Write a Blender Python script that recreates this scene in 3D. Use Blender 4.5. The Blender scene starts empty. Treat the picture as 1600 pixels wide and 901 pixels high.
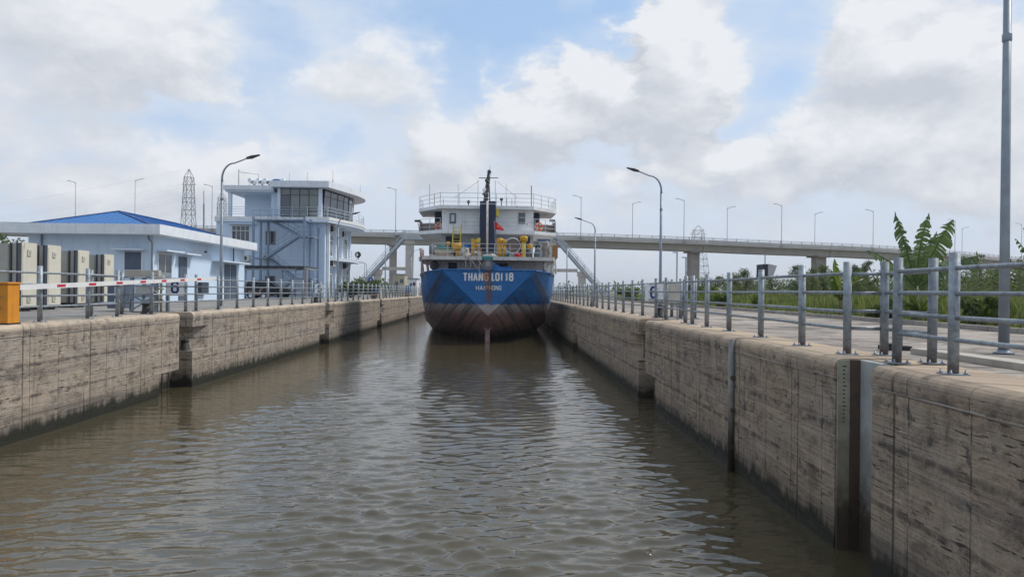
import bpy, math, random
import numpy as np
from mathutils import Vector, Matrix
sc = bpy.context.scene
COL = sc.collection
random.seed(7)
RNG = np.random.default_rng(11)
PI = math.pi
# ------------------------------------------------------------------ camera
F, CX, CY, CZ, ROLL = 1150.0, 778.0, 454.0, 3.86, 0.0108
CR, SR = math.cos(ROLL), math.sin(ROLL)
cam_d = bpy.data.cameras.new('camera')
cam_d.sensor_width = 36.0
cam_d.lens = 36.0 * F / 1600.0
cam_d.shift_x = (800 - CX) / 1600.0
cam_d.shift_y = (CY - 450.5) / 1600.0
cam_d.clip_start, cam_d.clip_end = 0.1, 20000
cam = bpy.data.objects.new('camera', cam_d)
COL.objects.link(cam)
cam.matrix_world = Matrix(((CR, -SR, 0, 0), (0, 0, -1, 0), (SR, CR, 0, CZ), (0, 0, 0, 1)))
sc.camera = cam


def W(px, py, Y):
    """world point seen at photo pixel (px, py) at distance Y down the lock"""
    a, b = px - CX, CY - py
    return Vector(((a * CR - b * SR) * Y / F, Y, CZ + (b * CR + a * SR) * Y / F))


def az_el(px, py):
    p = W(px, py, 1.0) - Vector((0, 0, CZ))
    return math.atan2(p.x, p.y), math.asin(p.z / p.length)


# ------------------------------------------------------------------ sun, world, exposure
SUN_AZ, SUN_EL = math.radians(68), math.radians(50)
sun_dir = Vector((math.cos(SUN_EL) * math.sin(SUN_AZ), math.cos(SUN_EL) * math.cos(SUN_AZ), math.sin(SUN_EL)))
sun_d = bpy.data.lights.new('sun', 'SUN')
sun_d.energy = 2.5
sun_d.angle = math.radians(10)
sun_d.color = (1.0, 0.96, 0.91)
sun = bpy.data.objects.new('sun', sun_d)
COL.objects.link(sun)
sun.rotation_euler = (-sun_dir).to_track_quat('-Z', 'Y').to_euler()
sun.location = sun_dir * 200
sc.view_settings.view_transform = 'Standard'
sc.view_settings.look = 'None'
sc.view_settings.exposure = 0.2
sc.view_settings.gamma = 1.0
sc.cycles.sample_clamp_direct = 3.0
sc.cycles.sample_clamp_indirect = 6.0


class NT:
    """small helper for wiring shader nodes"""

    def __init__(self, tree):
        self.t = tree
        tree.nodes.clear()

    def n(self, kind, ins=None, **props):
        nd = self.t.nodes.new(kind)
        for k, v in props.items():
            setattr(nd, k, v)
        for k, v in (ins or {}).items():
            self.put(nd.inputs[k], v)
        return nd

    def put(self, sock, v):
        if isinstance(v, bpy.types.NodeSocket):
            self.t.links.new(v, sock)
        else:
            if sock.type == 'RGBA' and len(v) == 3:
                v = (*v, 1)
            sock.default_value = v

    def m(self, op, a, b=0.0, c=0.0, clamp=False):
        nd = self.n('ShaderNodeMath', {0: a, 1: b, 2: c}, operation=op, use_clamp=clamp)
        return nd.outputs[0]

    def vec(self, x, y, z):
        return self.n('ShaderNodeCombineXYZ', {0: x, 1: y, 2: z}).outputs[0]

    def noise(self, v, scale, detail=4.0, rough=0.55, dist=0.0, out='Fac'):
        nd = self.n('ShaderNodeTexNoise', {'Vector': v, 'Scale': scale, 'Detail': detail, 'Roughness': rough, 'Distortion': dist})
        return nd.outputs[0 if out == 'Fac' else 1]

    def ss(self, v, a, b, t0=0.0, t1=1.0):
        nd = self.n('ShaderNodeMapRange', {0: v, 1: a, 2: b, 3: t0, 4: t1}, interpolation_type='SMOOTHSTEP', clamp=True)
        return nd.outputs[0]

    def mix(self, f, a, b, blend='MIX'):
        nd = self.n('ShaderNodeMix', data_type='RGBA', blend_type=blend)
        self.put(nd.inputs['Factor'], f)
        self.put(nd.inputs[6], a)
        self.put(nd.inputs[7], b)
        return nd.outputs[2]

    def smul(self, v, s):
        return self.n('ShaderNodeVectorMath', {0: v, 1: s}, operation='MULTIPLY').outputs[0]

    def sep(self, v):
        nd = self.n('ShaderNodeSeparateXYZ', {0: v})
        return nd.outputs[0], nd.outputs[1], nd.outputs[2]


world = bpy.data.worlds.new('World')
sc.world = world
world.use_nodes = True


def build_world():
    T = NT(world.node_tree)
    d = T.n('ShaderNodeTexCoord').outputs['Generated']
    x, y, z = T.sep(d)
    az = T.m('ARCTAN2', x, y)
    el = T.m('ARCSINE', z)
    # cumulus masses and blue gaps: (px, py, radius x, radius y, weight)
    blobs = [(140, 60, 190, 85, .16), (230, 110, 120, 45, .09), (90, 215, 150, 70, .12), (575, 130, 80, 52, .17), (690, 65, 30, 32, .10),
             (1050, 105, 95, 95, .30), (1040, 60, 50, 45, .12), (880, 165, 95, 75, .22), (770, 215, 110, 60, .13), (1410, 55, 95, 55, .2),
             (1510, 160, 140, 110, .2), (1310, 200, 80, 55, .18), (1230, 250, 90, 50, .13), (1110, 245, 80, 38, .2), (450, 165, 60, 30, .08),
             (390, 270, 120, 35, .12), (680, 255, 70, 40, .14), (1560, 300, 80, 30, .14), (960, 280, 60, 30, .08), (180, 300, 220, 40, .08),
             (740, 15, 130, 45, -.34), (990, 5, 55, 25, -.2), (830, 75, 70, 45, -.26), (535, 232, 32, 26, -.2), (710, 120, 30, 70, -.2),
             (1205, 60, 60, 70, -.16), (1180, 165, 55, 65, -.14), (390, 75, 70, 65, -.12), (330, 190, 150, 26, -.1), (940, 45, 45, 55, -.2),
             (970, 240, 55, 22, -.1), (440, 110, 50, 60, -.08), (1250, 15, 70, 30, -.1)]

    def blob_sum(a, e, items):
        tot = 0.0
        for (px, py, rx, ry, w) in items:
            a0, e0 = az_el(px, py)
            da = T.m('MULTIPLY', T.m('SUBTRACT', a, a0), F / rx)
            de = T.m('MULTIPLY', T.m('SUBTRACT', e, e0), F / ry)
            r2 = T.m('ADD', T.m('MULTIPLY', da, da), T.m('MULTIPLY', de, de))
            tot = T.m('ADD', tot, T.ss(r2, 2.0, 0.0, 0.0, w))
        return tot

    def dens(a, e):
        v = T.vec(T.m('SINE', a), T.m('COSINE', a), T.m('MULTIPLY', e, 1.7))
        wr = T.noise(v, 9.0, 6, .6, out='Color')
        wx, wy, wz = T.sep(wr)
        a2 = T.m('ADD', a, T.m('MULTIPLY', T.m('SUBTRACT', wx, .5), .16))
        e2 = T.m('ADD', e, T.m('MULTIPLY', T.m('SUBTRACT', wy, .5), .13))
        big = T.m('ADD', T.m('MULTIPLY', T.noise(v, 4.6, 9, .62, .15), .75), T.m('MULTIPLY', T.noise(v, 11.0, 8, .62, .2), .25))
        return T.m('ADD', big, blob_sum(a2, e2, blobs))

    D0 = dens(az, el)
    D1 = dens(T.m('ADD', az, .012), T.m('ADD', el, .035))
    sky = T.n('ShaderNodeTexSky', sky_type='NISHITA', sun_disc=False, sun_elevation=SUN_EL, sun_rotation=SUN_AZ,
              air_density=1.0, dust_density=.6, ozone_density=1.2).outputs[0]
    blue = T.mix(.55, T.n('ShaderNodeVectorMath', {0: sky, 1: (1.15, 1.15, 1.15)}, operation='MULTIPLY').outputs[0], (3.2, 5.4, 8.6))
    veilN = T.noise(T.vec(T.m('SINE', az), T.m('COSINE', az), T.m('MULTIPLY', el, 3.0)), 2.6, 7, .6)
    hor = T.ss(el, .36, .02)
    veil = T.m('ADD', T.m('MULTIPLY', T.ss(T.m('ADD', veilN, T.m('MULTIPLY', D0, .6)), .5, .98), .85), T.m('ADD', T.m('MULTIPLY', hor, .55), .2), clamp=True)
    base = T.mix(veil, blue, (5.7, 6.5, 7.7))
    cover = T.ss(D0, .45, .65)
    lit = T.m('ADD', .5, T.m('MULTIPLY', T.m('SUBTRACT', D0, D1), 3.0), clamp=True)
    thick = T.ss(D0, .62, .95)
    lit2 = T.m('ADD', lit, T.m('MULTIPLY', thick, .12), clamp=True)
    cl = T.mix(lit2, (5.0, 5.3, 5.85), (7.5, 7.65, 7.95))
    c = T.mix(T.m('MULTIPLY', cover, .92), base, cl)
    haze = T.ss(el, .13, .0)
    c = T.mix(T.m('MULTIPLY', haze, .55), c, (5.4, 5.85, 6.5))
    c = T.mix(T.ss(el, 0.0, -.03), c, (3.2, 3.3, 3.3))
    bg = T.n('ShaderNodeBackground', {'Color': c, 'Strength': .1})
    out = T.n('ShaderNodeOutputWorld')
    T.t.links.new(bg.outputs[0], out.inputs[0])
    world.cycles.sampling_method = 'MANUAL'
    world.cycles.sample_map_resolution = 512


build_world()

# ------------------------------------------------------------------ mesh helpers


class MB:
    def __init__(self):
        self.v, self.f, self.s = [], [], []

    def add(self, vs, fs, smooth=False):
        o = len(self.v)
        self.v += [tuple(p) for p in vs]
        self.f += [tuple(i + o for i in f) for f in fs]
        self.s += [smooth] * len(fs)
        return self

    def box(self, x0, x1, y0, y1, z0, z1):
        x0, x1 = min(x0, x1), max(x0, x1)
        y0, y1 = min(y0, y1), max(y0, y1)
        z0, z1 = min(z0, z1), max(z0, z1)
        return self.add([(x0, y0, z0), (x1, y0, z0), (x1, y1, z0), (x0, y1, z0), (x0, y0, z1), (x1, y0, z1), (x1, y1, z1), (x0, y1, z1)],
                        [(0, 3, 2, 1), (4, 5, 6, 7), (0, 1, 5, 4), (1, 2, 6, 5), (2, 3, 7, 6), (3, 0, 4, 7)])

    def bar(self, p, q, w, h=None):
        """box section beam from p to q"""
        p, q = Vector(p), Vector(q)
        h = h or w
        t = (q - p).normalized()
        u = t.cross(Vector((0, 0, 1)))
        if u.length < 1e-3:
            u = Vector((1, 0, 0))
        u.normalize()
        n = u.cross(t)
        vs = [c + u * (i * w / 2) + n * (j * h / 2) for c in (p, q) for i, j in ((-1, -1), (1, -1), (1, 1), (-1, 1))]
        return self.add(vs, [(0, 1, 2, 3), (7, 6, 5, 4), (0, 4, 5, 1), (1, 5, 6, 2), (2, 6, 7, 3), (3, 7, 4, 0)])

    def tube(self, pts, r, n=10, r1=None, caps=True, closed=False):
        pts = [Vector(p) for p in pts]
        k = len(pts)
        vs, fs = [], []
        prev = None
        for i, p in enumerate(pts):
            if closed:
                t = pts[(i + 1) % k] - pts[i - 1]
            else:
                t = pts[min(i + 1, k - 1)] - pts[max(i - 1, 0)]
            t.normalize()
            if prev is None:
                u = t.cross(Vector((0, 0, 1)))
                if u.length < 1e-3:
                    u = t.cross(Vector((0, 1, 0)))
            else:
                u = prev - t * prev.dot(t)
            u.normalize()
            prev = u
            w = t.cross(u)
            rr = r if r1 is None else r + (r1 - r) * i / (k - 1)
            for j in range(n):
                a = 2 * PI * j / n
                vs.append(p + (u * math.cos(a) + w * math.sin(a)) * rr)
        for i in range(k if closed else k - 1):
            for j in range(n):
                a, b = i * n + j, i * n + (j + 1) % n
                c, d = ((i + 1) % k) * n + (j + 1) % n, ((i + 1) % k) * n + j
                fs.append((a, d, c, b))
        self.add(vs, fs, n > 6)
        if caps and not closed:
            o = len(self.v) - k * n
            self.f += [tuple(o + j for j in range(n)), tuple(o + (k - 1) * n + j for j in reversed(range(n)))]
            self.s += [False, False]
        return self

    def lathe(self, c, prof, n=16):
        """prof: (radius, height) pairs turned about the vertical through c"""
        vs, fs = [], []
        k = len(prof)
        for r, h in prof:
            for j in range(n):
                a = 2 * PI * j / n
                vs.append((c[0] + r * math.cos(a), c[1] + r * math.sin(a), c[2] + h))
        for i in range(k - 1):
            for j in range(n):
                fs.append((i * n + j, i * n + (j + 1) % n, (i + 1) * n + (j + 1) % n, (i + 1) * n + j))
        self.add(vs, fs, True)
        o = len(self.v) - k * n
        self.f += [tuple(o + j for j in reversed(range(n))), tuple(o + (k - 1) * n + j for j in range(n))]
        self.s += [False, False]
        return self

    def prism(self, poly, z0, z1):
        n = len(poly)
        vs = [(p[0], p[1], z0) for p in poly] + [(p[0], p[1], z1) for p in poly]
        fs = [tuple(reversed(range(n))), tuple(range(n, 2 * n))] + [(i, (i + 1) % n, n + (i + 1) % n, n + i) for i in range(n)]
        return self.add(vs, fs)

    def prof_y(self, poly, y0, y1):
        """poly of (x, z) pushed along y"""
        n = len(poly)
        vs = [(p[0], y0, p[1]) for p in poly] + [(p[0], y1, p[1]) for p in poly]
        fs = [tuple(range(n)), tuple(reversed(range(n, 2 * n)))] + [(i, n + i, n + (i + 1) % n, (i + 1) % n) for i in range(n)]
        return self.add(vs, fs)

    def prof_x(self, poly, x0, x1):
        """poly of (y, z) pushed along x"""
        n = len(poly)
        vs = [(x0, p[0], p[1]) for p in poly] + [(x1, p[0], p[1]) for p in poly]
        fs = [tuple(reversed(range(n))), tuple(range(n, 2 * n))] + [(i, (i + 1) % n, n + (i + 1) % n, n + i) for i in range(n)]
        return self.add(vs, fs)

    def ball(self, c, r, n=12, sz=1.0):
        k = 7
        prof = [(max(.001, r * math.sin(PI * i / k)), -r * sz * math.cos(PI * i / k)) for i in range(k + 1)]
        return self.lathe(c, prof, n)

    def build(self, name, mat, parent=None, bevel=0.0):
        off = OFF.get(parent, Vector((0, 0, 0)))
        me = bpy.data.meshes.new(name)
        me.from_pydata([(p[0] - off.x, p[1] - off.y, p[2] - off.z) for p in self.v], [], self.f)
        me.polygons.foreach_set('use_smooth', self.s)
        me.materials.append(mat)
        o = bpy.data.objects.new(name, me)
        COL.objects.link(o)
        if parent is not None:
            o.parent = BYNAME[parent]
        OFF[o.name] = off
        BYNAME[o.name] = o
        if bevel:
            md = o.modifiers.new('bevel', 'BEVEL')
            md.width, md.segments, md.limit_method, md.angle_limit = bevel, 2, 'ANGLE', .7
        return o.name


OFF, BYNAME = {}, {}


def tag(name, label=None, cat=None, group=None, kind=None):
    o = BYNAME[name]
    for k, v in (('label', label), ('category', cat), ('group', group), ('kind', kind)):
        if v:
            o[k] = v
    return name


def thing(name, loc, label, cat, group=None, kind=None):
    o = bpy.data.objects.new(name, None)
    COL.objects.link(o)
    o.location = loc
    o.empty_display_size = .2
    OFF[o.name] = Vector(loc)
    BYNAME[o.name] = o
    return tag(o.name, label, cat, group, kind)


def inst(src, parent, loc=(0, 0, 0), rot=(0, 0, 0), scale=(1, 1, 1), name=None):
    """a copy of a built part that shares its mesh"""
    o = BYNAME[src].copy()
    COL.objects.link(o)
    if parent is not None:
        o.parent = BYNAME[parent]
    o.location, o.rotation_euler, o.scale = loc, rot, scale
    BYNAME[o.name] = o
    OFF[o.name] = OFF.get(parent, Vector((0, 0, 0)))
    return o.name


def copy_tree(src, loc, rotz=0.0, label=None, scale=None):
    s = BYNAME[src]
    r = s.copy()
    COL.objects.link(r)
    r.location = loc
    r.rotation_euler = (0, 0, rotz)
    if scale:
        r.scale = scale
    if label:
        r['label'] = label
    BYNAME[r.name] = r
    OFF[r.name] = Vector(loc)
    for ch in list(s.children):
        c = ch.copy()
        COL.objects.link(c)
        c.parent = r
        for g in ch.children:
            e = g.copy()
            COL.objects.link(e)
            e.parent = c
    return r.name


GLYPH = {  # strokes in a unit box, sign-painter capitals
    'T': [[(0, 1), (1, 1)], [(.5, 1), (.5, 0)]], 'H': [[(0, 0), (0, 1)], [(1, 0), (1, 1)], [(0, .5), (1, .5)]],
    'A': [[(0, 0), (.5, 1)], [(.5, 1), (1, 0)], [(.2, .3), (.8, .3)]], 'N': [[(0, 0), (0, 1)], [(0, 1), (1, 0)], [(1, 0), (1, 1)]],
    'G': [[(1, .78), (.82, 1), (.18, 1), (0, .8), (0, .2), (.18, 0), (.82, 0), (1, .2), (1, .48), (.55, .48)]], 'L': [[(0, 1), (0, 0), (1, 0)]],
    'O': [[(.5, 1), (.18, 1), (0, .8), (0, .2), (.18, 0), (.82, 0), (1, .2), (1, .8), (.82, 1), (.5, 1)]], 'I': [[(.5, 0), (.5, 1)]],
    '1': [[(0, .74), (.62, 1), (.62, 0)]], 'P': [[(0, 0), (0, 1), (.8, 1), (1, .86), (1, .62), (.8, .48), (0, .48)]],
    '8': [[(.2, .53), (.04, .66), (.04, .86), (.22, 1), (.78, 1), (.96, .86), (.96, .66), (.8, .53), (.2, .53), (0, .38), (0, .16), (.2, 0), (.8, 0), (1, .16), (1, .38), (.8, .53)]],
    '6': [[(1, .8), (.8, 1), (.2, 1), (0, .8), (0, .18), (.2, 0), (.8, 0), (1, .18), (1, .42), (.8, .58), (0, .58)]],
    '5': [[(.95, 1), (.08, 1), (.04, .56), (.78, .6), (1, .44), (1, .18), (.78, 0), (.2, 0), (0, .2)]],
    'E': [[(1, 1), (0, 1), (0, 0), (1, 0)], [(0, .5), (.8, .5)]], 'S': [[(1, .82), (.8, 1), (.2, 1), (0, .84), (0, .64), (1, .38), (1, .16), (.8, 0), (.2, 0), (0, .18)]],
    '2': [[(0, .8), (.2, 1), (.8, 1), (1, .8), (0, 0), (1, 0)]], '7': [[(0, 1), (1, 1), (.35, 0)]]}


def glyph(name, ch, m, parent, P0, ux, uz, out, w, stroke, h, depth=.012):
    """one painted character: P0 lower left corner, ux/uz unit vectors of the board, out its outward normal"""
    mb = MB()
    P0, ux, uz, out = Vector(P0), Vector(ux), Vector(uz), Vector(out)
    q = stroke / 2
    to = lambda p: P0 + ux * (q + p[0] * (w - stroke)) + uz * (q + p[1] * (h - stroke))
    k = 0
    for line in GLYPH[ch]:
        for a, b in zip(line[:-1], line[1:]):
            A, B = to(a), to(b)
            t = (B - A).normalized()
            s_ = t.cross(out)
            A, B = A - t * q * .45, B + t * q * .45
            d = out * (depth + .0006 * k)
            k += 1
            mb.add([A - s_ * q, B - s_ * q, B + s_ * q, A + s_ * q, A - s_ * q + d, B - s_ * q + d, B + s_ * q + d, A + s_ * q + d],
                   [(0, 3, 2, 1), (4, 5, 6, 7), (0, 1, 5, 4), (1, 2, 6, 5), (2, 3, 7, 6), (3, 0, 4, 7)])
    return mb.build(name, m, parent)


def np_mesh(name, verts, faces, mat, parent=None):
    """big mesh from arrays; faces all of one size"""
    me = bpy.data.meshes.new(name)
    nv, nf, k = len(verts), len(faces), faces.shape[1]
    off = OFF.get(parent, Vector((0, 0, 0)))
    me.vertices.add(nv)
    me.vertices.foreach_set('co', (np.asarray(verts, float) - np.array(off)).ravel())
    me.loops.add(nf * k)
    me.loops.foreach_set('vertex_index', faces.astype(np.int32).ravel())
    me.polygons.add(nf)
    me.polygons.foreach_set('loop_start', np.arange(0, nf * k, k, dtype=np.int32))
    me.polygons.foreach_set('loop_total', np.full(nf, k, dtype=np.int32))
    me.update(calc_edges=True)
    me.materials.append(mat)
    o = bpy.data.objects.new(name, me)
    COL.objects.link(o)
    if parent:
        o.parent = BYNAME[parent]
    BYNAME[o.name] = o
    OFF[o.name] = off
    return o.name


# ------------------------------------------------------------------ materials
MATS = {}
GZ = 2.89          # top of both quays


def mat(name, c1, c2=None, scale=3.0, rough=.6, metal=0.0, bump=0.0, bscale=None, streak=0.0, rust=0.0, var=0.0, spec=.4, rustcol=(.16, .07, .03), weed=False, base=0.0):
    """painted / weathered surface: two tones, vertical streaks, rust patches, fine relief, tone that varies per object"""
    if name in MATS:
        return MATS[name]
    m = bpy.data.materials.new(name)
    m.use_nodes = True
    T = NT(m.node_tree)
    P = T.n('ShaderNodeNewGeometry').outputs['Position']
    px, py, pz = T.sep(P)
    c2 = c2 or tuple(v * .82 for v in c1)
    n1 = T.noise(P, scale, 6, .6)
    col = T.mix(T.ss(n1, .3, .72), c1, c2)
    if streak:
        sv = T.vec(T.m('MULTIPLY', px, 5.0), T.m('MULTIPLY', py, 5.0), T.m('MULTIPLY', pz, .35))
        s = T.noise(sv, 1.0, 5, .65)
        col = T.mix(T.ss(s, .5, .8, 0, streak), col, tuple(v * .35 for v in c1))
    if rust:
        r = T.noise(T.vec(T.m('MULTIPLY', px, 2.2), T.m('MULTIPLY', py, 2.2), T.m('MULTIPLY', pz, .9)), 1.6, 7, .68)
        col = T.mix(T.ss(r, .66 - rust * .3, .74 - rust * .3, 0, .9), col, rustcol)
    if weed:
        w_ = T.m('SUBTRACT', pz, T.m('MULTIPLY', T.m('SUBTRACT', T.noise(P, 5.0, 6, .7), .5), 1.3))
        col = T.mix(T.ss(w_, 1.25, .45, 0, .95), col, (.02, .02, .013))
        col = T.mix(T.ss(w_, 2.2, 1.0, 0, .45), col, (.09, .06, .04))
    if base:
        w_ = T.m('SUBTRACT', pz, T.m('MULTIPLY', T.m('SUBTRACT', T.noise(P, 14.0, 5, .7), .5), .5))
        col = T.mix(T.ss(w_, GZ + .28, GZ, 0, base), col, (.16, .10, .065))
    if var:
        rnd = T.n('ShaderNodeObjectInfo').outputs['Random']
        k = T.m('ADD', 1 - var, T.m('MULTIPLY', rnd, 2 * var))
        col = T.n('ShaderNodeVectorMath', {0: col, 1: T.vec(k, k, k)}, operation='MULTIPLY').outputs[0]
    b = T.n('ShaderNodeBsdfPrincipled', {'Base Color': col, 'Metallic': metal, 'Specular IOR Level': spec})
    T.put(b.inputs['Roughness'], T.ss(n1, .2, .8, max(.03, rough - .12), min(1, rough + .12)))
    if bump:
        bn = T.noise(P, bscale or scale * 6, 4, .6)
        bp = T.n('ShaderNodeBump', {'Strength': bump, 'Distance': .02, 'Height': bn})
        T.put(b.inputs['Normal'], bp.outputs[0])
    o = T.n('ShaderNodeOutputMaterial')
    T.t.links.new(b.outputs[0], o.inputs[0])
    MATS[name] = m
    return m


def leaf_mat(name, c1, c2, rough=.55, trans=.25, scale=1.2):
    m = bpy.data.materials.new(name)
    m.use_nodes = True
    T = NT(m.node_tree)
    g = T.n('ShaderNodeNewGeometry')
    n1 = T.noise(g.outputs['Position'], scale, 3, .6)
    rnd = g.outputs['Random Per Island']
    f = T.m('ADD', T.m('MULTIPLY', n1, .8), T.m('MULTIPLY', T.m('SUBTRACT', rnd, .4), .9), clamp=True)
    col = T.mix(f, c1, c2)
    b = T.n('ShaderNodeBsdfPrincipled', {'Base Color': col, 'Roughness': rough, 'Specular IOR Level': .3})
    tr = T.n('ShaderNodeBsdfTranslucent', {'Color': T.mix(.5, col, (c2[0] * 1.2, c2[1] * 1.3, c2[2] * .6))})
    mx = T.n('ShaderNodeMixShader', {0: trans})
    T.t.links.new(b.outputs[0], mx.inputs[1])
    T.t.links.new(tr.outputs[0], mx.inputs[2])
    o = T.n('ShaderNodeOutputMaterial')
    T.t.links.new(mx.outputs[0], o.inputs[0])
    MATS[name] = m
    return m


def wall_mat(name, cool, warm, gain):
    """board-marked, stained lock-wall concrete; runs along Y"""
    m = bpy.data.materials.new(name)
    m.use_nodes = True
    T = NT(m.node_tree)
    P = T.n('ShaderNodeNewGeometry').outputs['Position']
    x, y, z = T.sep(P)
    h = T.m('ADD', T.m('MULTIPLY', x, .7), y)
    N = lambda fh, fz, o, d=6, ro=.62, di=0.0: T.noise(T.vec(T.m('MULTIPLY', h, fh), T.m('MULTIPLY', z, fz), o), 1.0, d, ro, di)
    board = N(.14, 15.0, 0.0, 8, .68)
    board2 = N(.55, 34.0, 31.0, 5, .66)
    big = N(.32, .7, 0.0, 6, .62, .4)
    big2 = N(.9, 1.4, 4.0, 8, .72, .8)
    blot = N(2.2, 3.0, 44.0, 7, .7, .5)
    band = N(.14, 2.6, 14.0, 7, .66, .3)
    vert = N(2.6, .17, 2.0, 7, .68)
    fine = T.noise(P, 30.0, 5, .72)
    col = T.mix(T.ss(big, .36, .64), cool, warm)
    col = T.mix(T.ss(board, .42, .62, .0, .5), col, tuple(v * .52 for v in cool))
    col = T.mix(T.ss(board2, .46, .72, .0, .42), col, tuple(v * .42 for v in warm))
    col = T.mix(T.ss(big2, .53, .68, 0, .62), col, (.10, .088, .085))
    col = T.mix(T.ss(blot, .50, .66, 0, .6), col, (.12, .088, .066))
    col = T.mix(T.ss(blot, .46, .30, 0, .45), col, tuple(min(1, v * 1.4) for v in cool))
    col = T.mix(T.ss(band, .54, .66, 0, .5), col, (.11, .10, .105))
    col = T.mix(T.ss(vert, .54, .70, 0, .6), col, (.085, .07, .06))
    col = T.mix(T.ss(fine, .42, .72, 0, .42), col, (.09, .075, .062))
    # torn board marks: dark horizontal dashes, in patches
    dash = N(3.2, 24.0, 9.0, 3, .5)
    dm = T.m('MULTIPLY', T.ss(dash, .60, .65), T.ss(N(.8, 1.1, 7.0, 6, .68), .44, .60))
    col = T.mix(T.m('MULTIPLY', dm, .9), col, (.035, .026, .023))
    pock = N(4.5, 3.6, 17.0, 3, .5)
    col = T.mix(T.ss(pock, .63, .70, 0, .7), col, (.075, .07, .075))
    light = T.m('MULTIPLY', T.ss(N(.9, 15.0, 21.0, 6, .65), .54, .74), .55)
    col = T.mix(light, col, tuple(min(1, v * 1.5) for v in warm))
    # shutter joints: thin vertical lines at every panel, faint pour lines
    fr = T.m('FRACT', T.m('ADD', T.m('MULTIPLY', h, 1 / 1.22), T.m('MULTIPLY', fine, .012)))
    ln = T.m('MULTIPLY', T.ss(T.m('ABSOLUTE', T.m('SUBTRACT', fr, .5)), .014, .006), T.ss(big2, .36, .56))
    fr2 = T.m('FRACT', T.m('ADD', T.m('MULTIPLY', h, 1 / 3.05), T.m('MULTIPLY', fine, .006)))
    ln2 = T.ss(T.m('ABSOLUTE', T.m('SUBTRACT', fr2, .31)), .012, .004)
    ln = T.m('MAXIMUM', ln, T.m('MULTIPLY', ln2, T.ss(vert, .3, .5)))
    col = T.mix(T.m('MULTIPLY', ln, .72), col, (.04, .035, .032))
    zz = T.m('ADD', z, T.m('MULTIPLY', T.m('SUBTRACT', big2, .5), .14))
    for z0, k in ((2.62, .5), (1.86, .7), (1.05, .7), (.42, .5)):
        pl = T.ss(T.m('ABSOLUTE', T.m('SUBTRACT', zz, z0)), .07, .008)
        col = T.mix(T.m('MULTIPLY', T.m('MULTIPLY', pl, k), T.ss(vert, .38, .56)), col, (.06, .052, .052))
    zl = T.ss(T.m('ABSOLUTE', T.m('SUBTRACT', zz, 2.60)), .018, .006)
    col = T.mix(T.m('MULTIPLY', zl, T.ss(big, .46, .54, 0, .7)), col, (.5, .47, .43))
    # top edge, paler with height
    top = T.ss(z, 2.66, 2.86)
    col = T.mix(T.m('MULTIPLY', top, T.ss(big2, .62, .40, .25, .75)), col, tuple(min(1, v * 1.32) for v in warm))
    col = T.n('ShaderNodeVectorMath', {0: col, 1: (gain, gain, gain)}, operation='MULTIPLY').outputs[0]
    # weed and damp at the waterline
    zw = T.m('SUBTRACT', z, T.m('MULTIPLY', T.m('SUBTRACT', N(1.3, 0.0, 0.0, 6, .7), .5), .55))
    col = T.mix(T.ss(zw, 1.0, .25, 0, .45), col, (.055, .048, .038))
    zw2 = T.m('SUBTRACT', zw, T.m('MULTIPLY', T.m('SUBTRACT', vert, .5), .7))
    col = T.mix(T.ss(zw2, .46, .24, 0, .96), col, (.018, .019, .012))
    b = T.n('ShaderNodeBsdfPrincipled', {'Base Color': col, 'Specular IOR Level': .25})
    T.put(b.inputs['Roughness'], T.ss(zw2, .0, .5, .45, .9))
    hgt = T.m('SUBTRACT', T.m('ADD', T.m('ADD', T.m('MULTIPLY', board, .9), T.m('MULTIPLY', board2, .5)), T.m('ADD', T.m('MULTIPLY', fine, .4), T.m('MULTIPLY', blot, .5))), T.m('ADD', T.m('MULTIPLY', dm, .8), T.m('MULTIPLY', ln, .8)))
    bp = T.n('ShaderNodeBump', {'Strength': .85, 'Distance': .025, 'Height': hgt})
    T.put(b.inputs['Normal'], bp.outputs[0])
    o = T.n('ShaderNodeOutputMaterial')
    T.t.links.new(b.outputs[0], o.inputs[0])
    MATS[name] = m
    return m


def paving_mat(name, c1, c2, dark):
    m = bpy.data.materials.new(name)
    m.use_nodes = True
    T = NT(m.node_tree)
    P = T.n('ShaderNodeNewGeometry').outputs['Position']
    x, y, z = T.sep(P)
    rnd = T.n('ShaderNodeObjectInfo').outputs['Random']
    big = T.noise(T.vec(T.m('MULTIPLY', x, .35), T.m('MULTIPLY', y, .35), T.m('MULTIPLY', rnd, 1.5)), 1.0, 7, .65, .5)
    fine = T.noise(P, 14.0, 6, .7)
    brush = T.noise(T.vec(T.m('MULTIPLY', x, .5), T.m('MULTIPLY', y, 3.5), rnd), 1.0, 6, .68)
    col = T.mix(T.ss(big, .34, .66), c1, c2)
    col = T.mix(T.ss(brush, .47, .68, 0, .85), col, dark)
    col = T.mix(T.ss(T.noise(T.vec(T.m('MULTIPLY', x, .8), T.m('MULTIPLY', y, .6), 3.0), 1.0, 8, .7, .6), .47, .60, 0, .7), col, dark)
    col = T.mix(T.ss(fine, .45, .8, 0, .35), col, dark)
    k = T.m('ADD', .9, T.m('MULTIPLY', rnd, .2))
    col = T.n('ShaderNodeVectorMath', {0: col, 1: T.vec(k, k, k)}, operation='MULTIPLY').outputs[0]
    b = T.n('ShaderNodeBsdfPrincipled', {'Base Color': col, 'Roughness': .85, 'Specular IOR Level': .3})
    bp = T.n('ShaderNodeBump', {'Strength': .4, 'Distance': .01, 'Height': fine})
    T.put(b.inputs['Normal'], bp.outputs[0])
    o = T.n('ShaderNodeOutputMaterial')
    T.t.links.new(b.outputs[0], o.inputs[0])
    MATS[name] = m
    return m


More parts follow.
